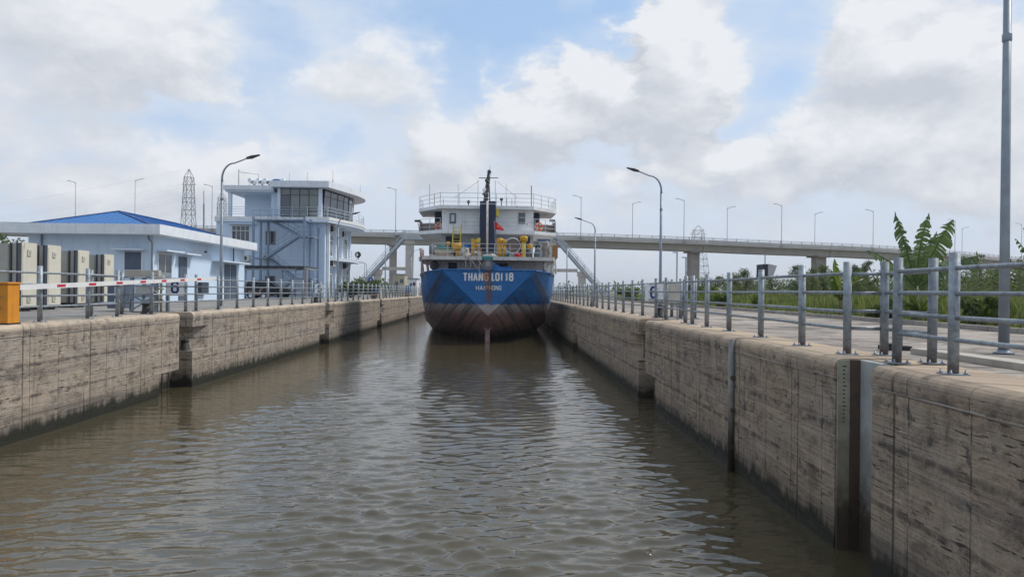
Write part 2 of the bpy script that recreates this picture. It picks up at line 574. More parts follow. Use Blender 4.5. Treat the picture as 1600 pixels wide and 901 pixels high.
def water_mat():
    m = bpy.data.materials.new('murky_water')
    m.use_nodes = True
    T = NT(m.node_tree)
    P = T.n('ShaderNodeNewGeometry').outputs['Position']
    x, y, z = T.sep(P)
    n1 = T.noise(T.vec(T.m('MULTIPLY', x, .12), T.m('MULTIPLY', y, .07), 0.0), 1.0, 4, .6)
    col = T.mix(n1, (.062, .051, .027), (.075, .062, .035))
    rip = T.noise(T.vec(T.m('MULTIPLY', x, 1.5), T.m('MULTIPLY', y, 4.0), 0.0), 1.5, 3, .5)
    rip2 = T.noise(T.vec(T.m('MULTIPLY', x, .8), T.m('MULTIPLY', y, 2.1), 3.0), 1.3, 2, .5)
    hh = T.m('ADD', T.m('MULTIPLY', rip, .5), rip2)
    bp = T.n('ShaderNodeBump', {'Strength': .5, 'Distance': .04, 'Height': hh})
    b = T.n('ShaderNodeBsdfPrincipled', {'Base Color': col, 'Roughness': .03, 'IOR': 1.6, 'Specular IOR Level': .5})
    T.put(b.inputs['Normal'], bp.outputs[0])
    o = T.n('ShaderNodeOutputMaterial')
    T.t.links.new(b.outputs[0], o.inputs[0])
    return m


def glass_mat(name, col, rough=.05):
    m = bpy.data.materials.new(name)
    m.use_nodes = True
    T = NT(m.node_tree)
    P = T.n('ShaderNodeNewGeometry').outputs['Position']
    c = T.mix(T.noise(P, .7, 3, .5), col, tuple(v * .55 for v in col))
    b = T.n('ShaderNodeBsdfPrincipled', {'Base Color': c, 'Roughness': rough, 'IOR': 1.5, 'Specular IOR Level': .8})
    o = T.n('ShaderNodeOutputMaterial')
    T.t.links.new(b.outputs[0], o.inputs[0])
    MATS[name] = m
    return m


WALL_L = wall_mat('lock_concrete_pale', (.45, .395, .335), (.49, .40, .30), .88)
WALL_R = wall_mat('lock_concrete_warm', (.44, .365, .29), (.49, .375, .265), .86)
COPING = mat('coping_concrete', (.47, .43, .37), (.36, .32, .27), 1.6, .85, bump=.4, bscale=18, streak=.35)
PAVE_R = paving_mat('right_paving', (.41, .355, .30), (.31, .27, .23), (.095, .083, .072))
PAVE_L = paving_mat('left_paving', (.31, .295, .275), (.25, .238, .222), (.13, .122, .115))
GALV = mat('galvanised_steel', (.31, .35, .38), (.20, .225, .25), 9.0, .55, .3, bump=.2, bscale=60, streak=.6, rust=.22, var=.14, rustcol=(.12, .115, .12), base=.75)
GALV_D = mat('lamp_steel', (.27, .31, .35), (.22, .25, .29), 3.0, .5, .35, bump=.05)
DARKMET = mat('dark_metal', (.05, .055, .06), None, 5, .5, .3)
BLACK = mat('black_iron', (.018, .018, .02), (.035, .033, .032), 6, .6, .2, bump=.15)
RUBBER = mat('black_rubber', (.015, .016, .02), (.03, .03, .034), 10, .75)
CONC = mat('bridge_concrete', (.52, .50, .48), (.43, .415, .40), .35, .9, bump=.2, bscale=2, streak=.4)
PIERM = mat('pier_concrete', (.36, .32, .295), (.29, .26, .24), .5, .9, streak=.4)
WHITE = mat('white_paint', (.78, .78, .76), (.68, .68, .67), 3, .5, streak=.15)
BLUEW = mat('light_blue_render', (.61, .73, .86), (.56, .68, .82), .8, .85, bump=.12, bscale=14, streak=.42)
BLUEW2 = mat('pale_blue_trim', (.76, .79, .82), (.66, .70, .74), 1.5, .8, streak=.4)
BLUETRIM = mat('blue_trim_plain', (.68, .76, .85), (.62, .70, .80), 1.5, .8, streak=.1)
ROOFB = mat('blue_sheet_roof', (.035, .155, .40), (.045, .175, .43), .5, .45, .1)
STEELB = mat('blue_grey_steel', (.24, .31, .41), (.20, .27, .36), 3, .55, .2, streak=.2)
SHUT = mat('grey_blue_shutter', (.10, .13, .18), (.085, .11, .155), 2, .6)
GLASS_D = glass_mat('dark_glass', (.07, .095, .13), .03)
GLASS_C = glass_mat('blind_glass', (.20, .235, .225), .12)
GLASS_G = glass_mat('grey_glass', (.08, .10, .12), .08)
CREAM = mat('cream_paint', (.62, .59, .49), (.55, .52, .43), 1.6, .6, streak=.2, rust=.03)
GREYP = mat('warm_grey_tone', (.40, .39, .34), (.35, .34, .30), 2.0, .6, streak=.2)
ORANGE = mat('orange_paint', (.68, .27, .02), (.60, .23, .02), 3, .55, streak=.3)
RED = mat('red_stripe', (.55, .03, .06), None, 4, .5)
SIGNW = mat('sign_white', (.86, .88, .90), None, 5, .5)
SIGNB = mat('sign_blue', (.012, .045, .22), None, 5, .5)
AC = mat('appliance_white', (.62, .62, .58), (.54, .54, .50), 4, .55)


def facade(name, c, joint=.0):
    return mat(name, c)


# ------------------------------------------------------------------ terrain, water
XL, XR = -11.85, 5.15


def grass_ground_mat():
    return mat('grass_soil', (.11, .105, .07), (.14, .13, .09), .6, .95, bump=.6, bscale=6)


g = MB()
GR = grass_ground_mat()
for x0, x1 in ((-6000, XL - 1.3), (XR + 1.3, 6000)):
    g.add([(x0, -300, GZ - .12), (x1, -300, GZ - .12), (x1, 9000, GZ - .12), (x0, 9000, GZ - .12)], [(0, 1, 2, 3)])
tag(g.build('ground', GR), kind='structure')


def make_water():
    ys = [-60.0, -20, 0, 5]
    yv = 8.6
    while yv < 175:
        ys.append(yv)
        yv += .031 * (yv / 10) ** 1.4
    ys += [178, 200, 260, 400, 900]
    ys = np.array(ys)
    xs = np.linspace(XL - 1.1, XR + 1.1, 400)
    X, Y = np.meshgrid(xs, ys)
    dY = np.gradient(ys)[:, None]
    Z = np.zeros_like(X)
    r = np.random.default_rng(5)
    for i in range(110):
        lam = 10 ** r.uniform(math.log10(.19), math.log10(.85))
        th = r.normal(PI / 2 + .12, .40)
        k = 2 * PI / lam
        amp = lam ** .75 * r.uniform(.5, 1.2) / 2 / PI
        ph = r.uniform(0, 2 * PI)
        # groups: each train comes and goes over several metres
        env = np.clip(.45 + .75 * np.sin(X * r.uniform(.2, .7) + Y * r.uniform(-.1, .1) + r.uniform(0, 6)) * np.sin(Y * r.uniform(.1, .45) + r.uniform(0, 6)), 0, 2)
        fade = np.clip(lam / (3.0 * np.maximum(dY, .048)) - .8, 0, 1)
        Z += amp * env * fade * np.sin(k * (X * math.cos(th) + Y * math.sin(th)) + ph + .9 * np.sin(X * .8 + i) + .6 * np.sin(Y * .45 + 2 * i))
    gy = np.gradient(Z, axis=0) / dY
    Z *= .13 / gy[60:300].std()
    # sharpen crests a little
    sd_ = Z.std()
    Z = Z + .35 * (Z ** 2 / sd_ - sd_) * .35
    # calmer strip along the walls
    calm = np.clip((X - XL) / 5.0, .25, 1) * np.clip((XR + .6 - X) / 2.6, .3, 1)
    patch = .95 + .5 * np.sin(X * .55 + 1.3 * np.sin(Y * .13) + .5) * np.sin(Y * .21 + 1.1 * np.sin(X * .31)) + .22 * np.sin(X * 1.3 + Y * .4)
    Z *= calm * np.clip(patch, .3, 1.6)
    Z = np.where((Y > 176) | (Y < 6), 0, Z)
    V = np.stack([X, Y, Z], -1).reshape(-1, 3)
    nx, ny = len(xs), len(ys)
    idx = np.arange(nx * ny).reshape(ny, nx)
    Fc = np.stack([idx[:-1, :-1], idx[:-1, 1:], idx[1:, 1:], idx[1:, :-1]], -1).reshape(-1, 4)
    n = np_mesh('water', V, Fc, water_mat())
    me = BYNAME[n].data
    me.polygons.foreach_set('use_smooth', np.ones(len(Fc), dtype=bool))
    tag(n, kind='structure')


make_water()

# ------------------------------------------------------------------ lock walls
NICHES = {-1: [27.4, 50.6, 74.0, 97.4, 120.8], 1: [25.6, 48.8, 72.2, 95.6]}
JOINTS = {-1: [-30, -8, 16, 39.6, 63.2, 86.8, 110.4, 134, 168], 1: [-30, -8, 15.98, 38.6, 62.2, 85.8, 109.4, 133, 168]}
ZOP = {-1: .80, 1: 1.08}   # head of the low ladder openings
ZTOP = GZ - .30   # top of the wall body, coping sits on it


def lock_wall(side):
    X0 = XL if side < 0 else XR
    M = WALL_L if side < 0 else WALL_R
    lab = ('pale grey board-marked concrete wall under the buildings, lining the water' if side < 0 else
           'brown stained concrete wall below the grassy bank, with steel-lined slot')
    root = thing('lock_wall', (X0, 20, 0), lab, 'wall')
    feats = []     # y0, y1, z0, z1, depth
    for yn in NICHES[side]:
        feats += [(yn, yn + 1.2, -2, 9, .75), (yn - 1.6, yn, -2, ZOP[side], .75)]
    if side > 0:
        feats.append((10.1, 11.2, -2, 9, .5))
    js = JOINTS[side]
    zcap = GZ + .0
    for a, b in zip(js[:-1], js[1:]):
        y0, y1 = a + .015, b - .015
        ybr = {y0, y1}
        zbr = {-1.5, ZOP[side], 1.40, 2.33, ZTOP}
        fs = [f for f in feats if f[1] > y0 and f[0] < y1]
        for f in fs:
            ybr |= {max(y0, f[0]), min(y1, f[1])}
        wedges = [(yn + 1.2, yn + 2.7) for yn in NICHES[side] if y0 < yn < y1]
        for w in wedges:
            ybr |= set(w)
        ybr, zbr = sorted(ybr), sorted(zbr)
        ny, nz = len(ybr) - 1, len(zbr) - 1

        def dep(i, j):
            if i < 0 or i >= ny or j < 0 or j >= nz:
                return None
            yc, zc = (ybr[i] + ybr[i + 1]) / 2, (zbr[j] + zbr[j + 1]) / 2
            for f in fs:
                if f[0] < yc < f[1] and f[2] < zc < f[3]:
                    return f[4]
            return 0.0

        def is_w(i, j):
            if not (0 <= i < ny and 0 <= j < nz):
                return False
            yc, zc = (ybr[i] + ybr[i + 1]) / 2, (zbr[j] + zbr[j + 1]) / 2
            return 1.40 < zc < 2.33 and any(w[0] < yc < w[1] for w in wedges)
        mb = MB()
        P = lambda d, y, z: (X0 + side * d, y, z)
        for i in range(ny):
            for j in range(nz):
                ya, yb, za, zb = ybr[i], ybr[i + 1], zbr[j], zbr[j + 1]
                d = dep(i, j)
                if is_w(i, j):
                    mb.add([P(.75, ya, za), P(0, yb, za), P(0, yb, zb), P(.75, ya, zb)], [(0, 1, 2, 3)])
                    mb.add([P(.75, ya, za), P(0, yb, za), P(0, ya, za)], [(0, 1, 2)])
                    mb.add([P(.75, ya, zb), P(0, yb, zb), P(0, ya, zb)], [(0, 1, 2)])
                else:
                    mb.add([P(d, ya, za), P(d, yb, za), P(d, yb, zb), P(d, ya, zb)], [(0, 1, 2, 3)])
                dn = dep(i + 1, j)
                if dn is not None and dn != d and not is_w(i + 1, j) and not is_w(i, j):
                    mb.add([P(d, yb, za), P(dn, yb, za), P(dn, yb, zb), P(d, yb, zb)], [(0, 1, 2, 3)])
                du = dep(i, j + 1)
                if du is not None and du != d and not is_w(i, j) and not is_w(i, j + 1):
                    mb.add([P(d, ya, zb), P(d, yb, zb), P(du, yb, zb), P(du, ya, zb)], [(0, 1, 2, 3)])
        for yy in (y0, y1):     # ends and the top behind the coping
            mb.add([P(0, yy, -1.5), P(1.3, yy, -1.5), P(1.3, yy, ZTOP), P(0, yy, ZTOP)], [(0, 1, 2, 3)])
        mb.build('concrete_segment', M, root)
        # rounded coping, broken at the slots
        cuts = sorted((f[0], f[1]) for f in fs if f[3] > 5)
        runs, cur = [], y0
        for c0, c1 in cuts:
            runs.append((cur, c0))
            cur = c1
        runs.append((cur, y1))
        r = .14
        prof = [(-.018, ZTOP), (-.018, GZ - r)] + [(-.018 + r - r * math.cos(t), GZ - r + r * math.sin(t)) for t in (PI / 10 * k for k in range(1, 6))] + [(1.15, GZ), (1.15, ZTOP)]
        for c0, c1 in runs:
            while c1 - c0 > .05:
                e = min(c1, c0 + 5.9)
                m2 = MB().prof_y([(X0 + side * p[0], p[1]) for p in prof], c0 + .003, e - .003)
                nm = m2.build('coping_block', M, root)
                c0 = e
        for c0, c1 in cuts:
            d = [f[4] for f in fs if f[0] == c0 and f[3] > 5][0]
            MB().box(X0 + side * (d + .004), X0 + side * 1.15, c0 + .003, c1 - .003, ZTOP, GZ - .012).build('slot_cap', M, root)
    return root


wl = lock_wall(-1)
wr = lock_wall(1)
# bed and backing of the chamber below water so nothing shows through
tag(MB().box(XL - 2, XR + 2, -60, 900, -3.0, -1.6).build('canal_bed', mat('mud', (.05, .04, .025))), kind='structure')

# steel lining and stage board in the near slot
PALEST = mat('pale_steel', (.50, .52, .50), (.34, .36, .36), 3, .5, .2, streak=.45, rust=.12, weed=True)
RUSTST = mat('rusty_steel', (.13, .085, .06), (.09, .07, .06), 4, .75, .2, streak=.3, weed=True)
BOARDC = mat('old_cream_board', (.40, .39, .30), (.28, .26, .19), 4, .7, streak=.7, rust=.14, rustcol=(.06, .06, .045), weed=True)
MB().box(XR + .02, XR + .20, 11.15, 11.192, .0, GZ - .02).build('gauge_board', BOARDC, wr)
MB().box(XR + .205, XR + .34, 11.12, 11.192, -.5, GZ - .02).build('steel_angle', RUSTST, wr)
MB().box(XR + .345, XR + .47, 10.4, 11.192, -.5, GZ - .02).build('steel_lining', PALEST, wr)
mk = MB()
for i in range(15):
    zt = GZ - .12 - i * .06
    mk.box(XR + .09, XR + (.12 if i % 5 else .145), 11.142, 11.15, zt, zt + .012)
mk.build('gauge_mark', BLACK, wr)
mb = MB()
mb.tube([(XR - .06, 15.98, -.4), (XR - .06, 15.98, 2.86)], .07, 10)
mb.build('steel_guide', mat('guide_steel', (.26, .265, .25), (.17, .165, .15), 3, .6, .1, streak=.5, weed=True), wr)
for zz in (.5, 1.3, 2.0):
    MB().box(XR - .10, XR + .0, 15.88, 16.08, zz, zz + .08).build('guide_bracket', RUSTST, wr)
# cracks of fallen mortar under the near coping
# ladders in the low openings
for side, X0, w_ in ((-1, XL, wl), (1, XR, wr)):
    for yn in NICHES[side][:3]:
        L = MB()
        for dy in (-.25, -.75):
            L.tube([(X0 + side * .28, yn + dy, -.5), (X0 + side * .28, yn + dy, .85)], .025, 6)
        for k in range(4):
            L.tube([(X0 + side * .28, yn - .25, -.2 + k * .3), (X0 + side * .28, yn - .75, -.2 + k * .3)], .015, 6)
        lad = L.build('steel_ladder', PALEST, w_)

# ------------------------------------------------------------------ paving
def paving(name, x0, nx, sx, y0, ny, sy, m, skip=None):
    root = thing(name, (x0, y0, GZ), None, None, kind='structure')
    src = None
    for i in range(nx):
        for j in range(ny):
            xa, ya = x0 + i * sx, y0 + j * sy
            if skip and skip(xa + sx / 2, ya + sy / 2):
                continue
            if src is None:
                src = MB().box(x0 + .008, x0 + sx - .008, y0 + .008, y0 + sy - .008, GZ - .2, GZ - .004).build('paving_slab', m, root)
                BYNAME[src].location = (xa - x0, ya - y0, 0)
            else:
                inst(src, root, (xa - x0, ya - y0, random.uniform(-.004, .003)))
    return root


paving('quay_paving', XR + 1.152, 2, 3.62, -9, 38, 4.5, PAVE_R)
paving('building_yard_paving', XL - 1.152 - 24, 6, 4.0, 6, 27, 4.5, PAVE_L)
BEDM = mat('joint_filler', (.10, .095, .085))
tag(MB().box(XR + 1.15, XR + 8.42, -9, 162, GZ - .3, GZ - .022).build('paving_bed', BEDM), kind='structure')
tag(MB().box(XL - 25.2, XL - 1.15, 6, 127.5, GZ - .3, GZ - .022).build('yard_bed', BEDM), kind='structure')
# kerb of the planted bank
kb = thing('kerb', (XR + 8.42, 0, GZ), None, None, kind='structure')
KX = XR + 8.42
ks = MB().box(KX, KX + .18, .01, 1.19, GZ - .2, GZ + .14).build('kerb_stone', mat('kerb_concrete', (.34, .31, .28), (.25, .23, .21), 2, .9, bump=.4, bscale=14, var=.12), kb, bevel=.015)
for k in range(-4, 130):
    if k:
        inst(ks, kb, (random.uniform(-.012, .012), k * 1.2, random.uniform(-.01, .01)))

# ------------------------------------------------------------------ railings
POST = MB()
POST.tube([(0, 0, 0), (0, 0, 1.5)], .064, 14)
PLATE = MB().box(-.13, .13, -.13, .13, 0, .015)
for sx in (-1, 1):
    for sy in (-1, 1):
        PLATE.lathe((sx * .095, sy * .095, .015), [(.022, 0), (.022, .018), (.012, .018), (.012, .05)], 8)
RAILM = MB().tube([(0, 0, 0), (1, 0, 0)], .029, 10)
RAIL_Z = (1.31, 1.0, .70, .42)
PROTO = {}


def guard_rail(pts, label, group=None, close=False):
    root = thing('guard_rail', (pts[0][0], pts[0][1], GZ), label, 'railing', group)
    ox, oy = pts[0]
    for i, (x, y) in enumerate(pts):
        rz = random.uniform(0, 6.28)
        rt = (random.uniform(-.006, .006), random.uniform(-.006, .006), rz)
        if 'post' not in PROTO:
            OFF['_z'] = Vector((0, 0, 0))
            p = POST.build('post', GALV)
            PROTO['post'] = p
            BYNAME[p].parent = BYNAME[root]
            BYNAME[p].location = (x - ox, y - oy, 0)
            q = PLATE.build('base_plate', GALV_D)
            PROTO['plate'] = q
            BYNAME[q].parent = BYNAME[p]
        else:
            p = inst(PROTO['post'], root, (x - ox, y - oy, 0), rt)
            inst(PROTO['plate'], p, (0, 0, 0), (0, 0, -rz + .05))
    n = len(pts)
    for i in range(n if close else n - 1):
        a, b = Vector((*pts[i], 0)), Vector((*pts[(i + 1) % n], 0))
        dv = b - a
        if dv.length > 4:
            continue
        for z in RAIL_Z:
            rot = (0, 0, math.atan2(dv.y, dv.x))
            loc = (a.x - ox, a.y - oy, z + random.uniform(-.006, .006))
            if 'rail' not in PROTO:
                p = RAILM.build('rail', GALV)
                PROTO['rail'] = p
                BYNAME[p].parent = BYNAME[root]
                BYNAME[p].location, BYNAME[p].rotation_euler, BYNAME[p].scale = loc, rot, (dv.length, 1, 1)
            else:
                inst(PROTO['rail'], root, loc, rot, (dv.length, 1, 1))
    return root


rx = lambda y: 5.62 + .36 * min(1, max(0, (y - 9) / 16))
right_pts = [(5.6, 4.6), (5.6, 6.85), (5.62, 9.07), (5.7, 10.5), (6.2, 10.5), (6.2, 11.8), (5.68, 11.95), (5.71, 13.8), (5.83, 16.3), (5.91, 18.8), (5.94, 20.9),
             (5.95, 22.5), (5.97, 23.4), (5.97, 26.1), (5.98, 27.8), (5.98, 30.4)]
yy = 32.7
while yy < 84:
    right_pts.append((5.98, yy))
    yy += 2.32
guard_rail(right_pts, 'grey pipe railing on the bank side, its near posts tall in front')
left_pts = [(-12.25, y) for y in (12.9, 15.2, 17.5, 19.7, 22.0, 23.7)] + [(-13.15, 23.8), (-13.2, 25.85), (-12.25, 26.05), (-12.38, 29.2), (-12.38, 30.2)]
yy = 32.6
while yy < 126:
    left_pts.append((-12.38, yy))
    yy += 2.34
guard_rail(left_pts, 'grey pipe railing along the quay before the blue buildings')
guard_rail([(6.95, 28.0), (6.95, 29.4), (7.45, 29.5), (7.5, 28.0)], 'short U-shaped pipe guard behind the beige box on the bank')

# raised cable duct cover near the tall post, valve box with rod
tag(MB().box(6.9, 7.25, 4.5, 12.3, GZ - .01, GZ + .09).build('duct_cover', COPING, bevel=.01), 'low concrete duct running beside the tall lamp post', 'duct')
t = thing('valve_cover', (7.0, 13.1, GZ), 'flat black valve cover with upright rod on the paving', 'valve')
MB().box(6.85, 7.3, 12.95, 13.25, GZ, GZ + .07).lathe((6.95, 13.1, GZ + .07), [(.11, 0), (.11, .04)], 12).build('cover', BLACK, t)
MB().tube([(7.18, 13.1, GZ + .06), (7.18, 13.1, GZ + .36)], .03, 8).build('rod', BLACK, t)

# ------------------------------------------------------------------ street lamps
def street_lamp():
    t = thing('street_lamp', (8.6, 12.5, GZ), 'tall grey octagonal lamp post by the near railing, top cut off', 'lamp', 'curved lamp posts along the lock')
    x, y = 8.6, 12.5
    MB().lathe((x, y, GZ), [(.085, .0), (.075, 2.0), (.060, 6.2)], 8).build('pole', GALV_D, t)
    MB().lathe((x, y, GZ), [(.16, 0), (.16, .02), (.1, .03), (.1, .06)], 8).build('base_flange', GALV_D, t)
    MB().lathe((x, y, GZ + 5.28), [(.064, 0), (.075, .02), (.075, .13), (.064, .15)], 10).build('collar', GALV_D, t)
    pts = [(x, y, GZ + 6.2)]
    for k in range(11):
        a = PI / 2 * k / 10
        pts.append((x - .55 * (1 - math.cos(a)) * 1.1, y, GZ + 6.35 + .78 * math.sin(a)))
    pts.append((x - 1.25, y, GZ + 7.38))
    MB().tube(pts, .057, 8, .032).build('arm', GALV_D, t)
    h = MB()
    h.add([(x - 1.2, y - .05, GZ + 7.33), (x - 1.2, y + .05, GZ + 7.33), (x - 1.2, y + .05, GZ + 7.43), (x - 1.2, y - .05, GZ + 7.43),
           (x - 1.45, y - .12, GZ + 7.37), (x - 1.45, y + .12, GZ + 7.37), (x - 1.45, y + .12, GZ + 7.5), (x - 1.45, y - .12, GZ + 7.5),
           (x - 1.85, y - .07, GZ + 7.53), (x - 1.85, y + .07, GZ + 7.53), (x - 1.85, y + .07, GZ + 7.57), (x - 1.85, y - .07, GZ + 7.57)],
          [(0, 1, 2, 3), (0, 4, 5, 1), (1, 5, 6, 2), (2, 6, 7, 3), (3, 7, 4, 0), (4, 8, 9, 5), (5, 9, 10, 6), (6, 10, 11, 7), (7, 11, 8, 4), (11, 10, 9, 8)])
    h.build('lamp_head', DARKMET, t)
    return t


lamp = street_lamp()
for x, y, rz, lb in ((8.6, 39.0, 0, 'curved-arm lamp post rising behind the number 6 board on the bank'),
                     (8.6, 65.5, 0, 'curved-arm lamp post between the ship and the bigger bank lamp'),
                     (8.6, 92.0, 0, 'thin distant lamp post in front of the stair beside the ship'),
                     (-13.7, 36.4, PI, 'curved-arm lamp post in front of the blue-roofed building'),
                     (-13.7, 62.9, PI, 'slim lamp post standing before the tower balcony'),
                     (-13.7, 89.4, PI, 'thin lamp post crossing the sloping footbridge stair'),
                     (-13.7, 116, PI, 'farthest quay lamp post, beside the ship and footbridge column')):
    copy_tree(lamp, (x, y, GZ), rz, lb)

# ------------------------------------------------------------------ number boards, control box, bollards, barrier
def number_board(x, y, digit, label, w=.72, h=.68, z0=3.52):
    t = thing('number_board', (x, y, z0), label, 'sign', 'numbered berth boards')
    MB().box(x, x + w, y, y + .02, z0, z0 + h).build('board', SIGNW, t)
    glyph('numeral', digit, SIGNB, t, (x + w * .27, y - .001, z0 + h * .14), (1, 0, 0), (0, 0, 1), (0, -1, 0), w * .44, .085, h * .72, .006)
    MB().box(x + .05, x + w - .05, y + .021, y + .05, z0 + .3, z0 + .36).build('bracket', GALV_D, t)


number_board(-13.1, 29.05, '6', 'white board with blue 6 behind the striped barrier arm')
number_board(-13.2, 53.0, '5', 'white board with blue 5 below the control tower')
number_board(5.80, 29.0, '6', 'white board with blue 6 on the bank railing')
t = thing('control_box', (6.3, 26.3, GZ), 'beige control box on a stand beside the bank number board', 'cabinet')
MB().box(5.95, 6.48, 26.2, 26.5, GZ + .62, GZ + 1.3).build('housing', mat('beige_paint', (.52, .50, .44), None, 3, .6), t, bevel=.01)
for q in (6.0, 6.4):
    MB().box(q, q + .05, 26.3, 26.35, GZ, GZ + .62).build('leg', GALV_D, t)
MB().box(6.02, 6.41, 26.18, 26.198, GZ + .7, GZ + 1.22).build('door', mat('beige_paint', (.52, .50, .44)), t)


def bollard(x, y, z, s, label):
    t = thing('mooring_bollard', (x, y, z), label, 'bollard', 'black mooring bollards')
    MB().lathe((x, y, z), [(.30 * s, 0), (.30 * s, .03 * s), (.24 * s, .05 * s), (.17 * s, .42 * s)], 14).build('stem', BLACK, t)
    MB().lathe((x, y, z + .42 * s), [(.17 * s, 0), (.20 * s, .04 * s), (.19 * s, .1 * s), (.1 * s, .13 * s)], 14).build('cap', BLACK, t)


bollard(-12.6, 26.4, GZ, .72, 'black bollard on the quay beside the pipe manifold')
bollard(-12.28, 28.95, 1.40, .75, 'black bollard in the wall recess under the 6 board')
bollard(-12.75, 51.6, GZ, .8, 'black bollard on the quay below the 5 board')
bollard(-12.75, 76.0, GZ, .8, 'black bollard beside the sloping stair foot')
bollard(6.3, 28.6, GZ, .9, 'black bollard under the bank number board')
bollard(6.5, 50.2, GZ, .9, 'distant black bollard on the bank near the ship')

t = thing('barrier_gate', (-12.2, 18.4, GZ), 'red and white striped barrier arm with orange cabinet on the quay', 'barrier')
MB().box(-12.62, -12.05, 18.1, 18.55, GZ, GZ + 1.0).build('cabinet', ORANGE, t, bevel=.02)
MB().box(-12.65, -12.02, 18.07, 18.58, GZ + 1.0, GZ + 1.05).build('lid', ORANGE, t, bevel=.015)
MB().box(-12.64, -12.03, 18.08, 18.57, GZ, GZ + .04).build('plinth', BLACK, t)
MB().box(-12.5, -12.35, 18.088, 18.098, GZ + .1, GZ + .16).build('lock_plate', DARKMET, t)
for k, ch in enumerate('ESS27 NAN'):
    if ch != ' ':
        glyph('cabinet_letter', ch, SIGNW, t, (-12.45, 18.099, GZ + .2 + k * .062), (0, 0, 1), (-1, 0, 0), (0, -1, 0), .045, .010, .06, .002)
A0, A1 = Vector((-12.1, 18.6, GZ + .92)), Vector((-12.1, 31.5, GZ + 1.36))
MB().bar(A0, A1, .05, .13).build('arm', WHITE, t)
for k in range(7):
    a = .125 + k * .125
    p, q = A0.lerp(A1, a * .97), A0.lerp(A1, a * .97 + .03)
    MB().bar(p, q, .058, .075).build('red_stripe', RED, t)

# ------------------------------------------------------------------ steel stop-log panels standing in a row
SEAL = mat('dark_seal', (.045, .05, .065), None, 5, .6)


def stoplog(y, xr, h, label):
    t = thing('stoplog_panel', (xr - 3, y, GZ), label, 'gate panel', 'cream gate panels standing in a row')
    z0, z1 = GZ + .22, GZ + h
    L, Dp = 6.5, 1.05
    MB().box(xr - L, xr, y, y + Dp, z0, z1).build('body', GREYP, t)  # body in a darker grey tone than the cream end plate
    MB().box(xr + .002, xr + .05, y + .16, y + Dp + .02, z0 - .02, z1 + .05).build('end_plate', CREAM, t)
    MB().box(xr - .36, xr - .30, y - .03, y - .002, z0, z1).build('bolt_strip', GREYP, t)
    MB().box(xr - .25, xr - .20, y - .06, y - .002, z0 - .2, z1 + .02).build('seal', SEAL, t)
    MB().box(xr - .02, xr + .055, y - .05, y + .145, z0 - .2, z1 + .02).build('seal', SEAL, t)
    b = MB()
    for k in range(26):
        b.lathe((xr + .051, y + .22, z0 + .06 + k * (h - .3) / 26), [(.018, -.012), (.018, .012)], 6)
        b.lathe((xr - .33, y - .035, z0 + .06 + k * (h - .3) / 26), [(.016, -.012), (.016, .012)], 6)
    b.build('bolt_row', mat('bolt_grey', (.16, .15, .13)), t)
    for zz in (z0 + h * .74, z0 + .12):
        MB().box(xr + .051, xr + .09, y + .48, y + .70, zz, zz + .24).build('lug', CREAM, t)
        MB().box(xr + .091, xr + .10, y + .53, y + .65, zz + .05, zz + .19).build('lug_hole', GREYP, t)
    MB().box(xr - L, xr - .1, y + .1, y + Dp - .1, GZ, GZ + .2).build('timber_bearer', BLACK, t)
    MB().box(xr - L, xr - .36, y - .05, y - .002, z0 + h * .5, z0 + h * .53).build('flange', GREYP, t)


for y, xr, h, lb in ((27.3, -17.83, 2.54, 'closest cream steel gate panel behind the orange barrier cabinet'),
                     (29.6, -18.27, 2.58, 'second cream gate panel of the row, mostly hiding its grey face'),
                     (33.2, -19.1, 2.56, 'third cream gate panel of the row'),
                     (36.6, -19.72, 2.54, 'last cream gate panel, beside the blue-roofed building')):
    stoplog(y, xr, h, lb)

# gate machinery skid and pipe manifold by the quay rail
t = thing('gate_machine', (-14.4, 29.0, GZ), 'grey steel machine frame with flat cover beside the pipe manifold', 'machine')
MG = mat('machine_grey', (.26, .30, .34), (.21, .25, .29), 3, .6, .2, streak=.3)
for x in (-14.25, -13.3):
    for y in (28.6, 29.6):
        MB().box(x - .06, x + .06, y, y + .12, GZ, GZ + 1.38).build('leg', MG, t)
MB().box(-14.45, -13.15, 28.5, 28.75, GZ + 1.382, GZ + 1.62).build('head_beam', COPING, t, bevel=.01)
MB().box(-14.4, -13.2, 28.76, 29.75, GZ + 1.382, GZ + 1.55).build('deck_plate', MG, t)
MB().box(-14.0, -13.3, 28.42, 28.49, GZ + .66, GZ + 1.0).build('cover_panel', mat('panel_grey', (.42, .42, .40), None, 3, .6), t)
MB().box(-15.6, -14.95, 29.4, 29.9, GZ + .1, GZ + 1.15).build('power_unit', SHUT, t)
MB().box(-15.3, -15.05, 29.38, 29.397, GZ + .6, GZ + .98).build('panel_plate', SIGNW, t)
MB().box(-15.3, -15.05, 29.38, 29.397, GZ + .25, GZ + .48).build('panel_plate', SIGNW, t)
for a, b in (((-14.2, 28.66, GZ + .1), (-13.35, 28.66, GZ + .62)), ((-13.35, 28.68, GZ + .1), (-14.2, 28.68, GZ + .62)), ((-13.75, 28.6, GZ + .0), (-13.75, 28.6, GZ + 1.38)),
             ((-14.6, 28.7, GZ + .1), (-14.25, 28.7, GZ + 1.1)), ((-14.3, 28.6, GZ + .6), (-13.2, 28.6, GZ + .6))):
    MB().bar(a, b, .05).build('brace', MG, t)
MB().tube([(-14.2, 28.5, GZ + .5), (-14.1, 28.2, GZ + .1), (-13.9, 27.9, GZ + .02), (-13.5, 28.0, GZ + .02)], .02, 6).build('hose', BLACK, t)
t = thing('pipe_manifold', (-12.95, 28.6, GZ), 'cluster of cream pipes and valves behind the quay railing', 'pipes')
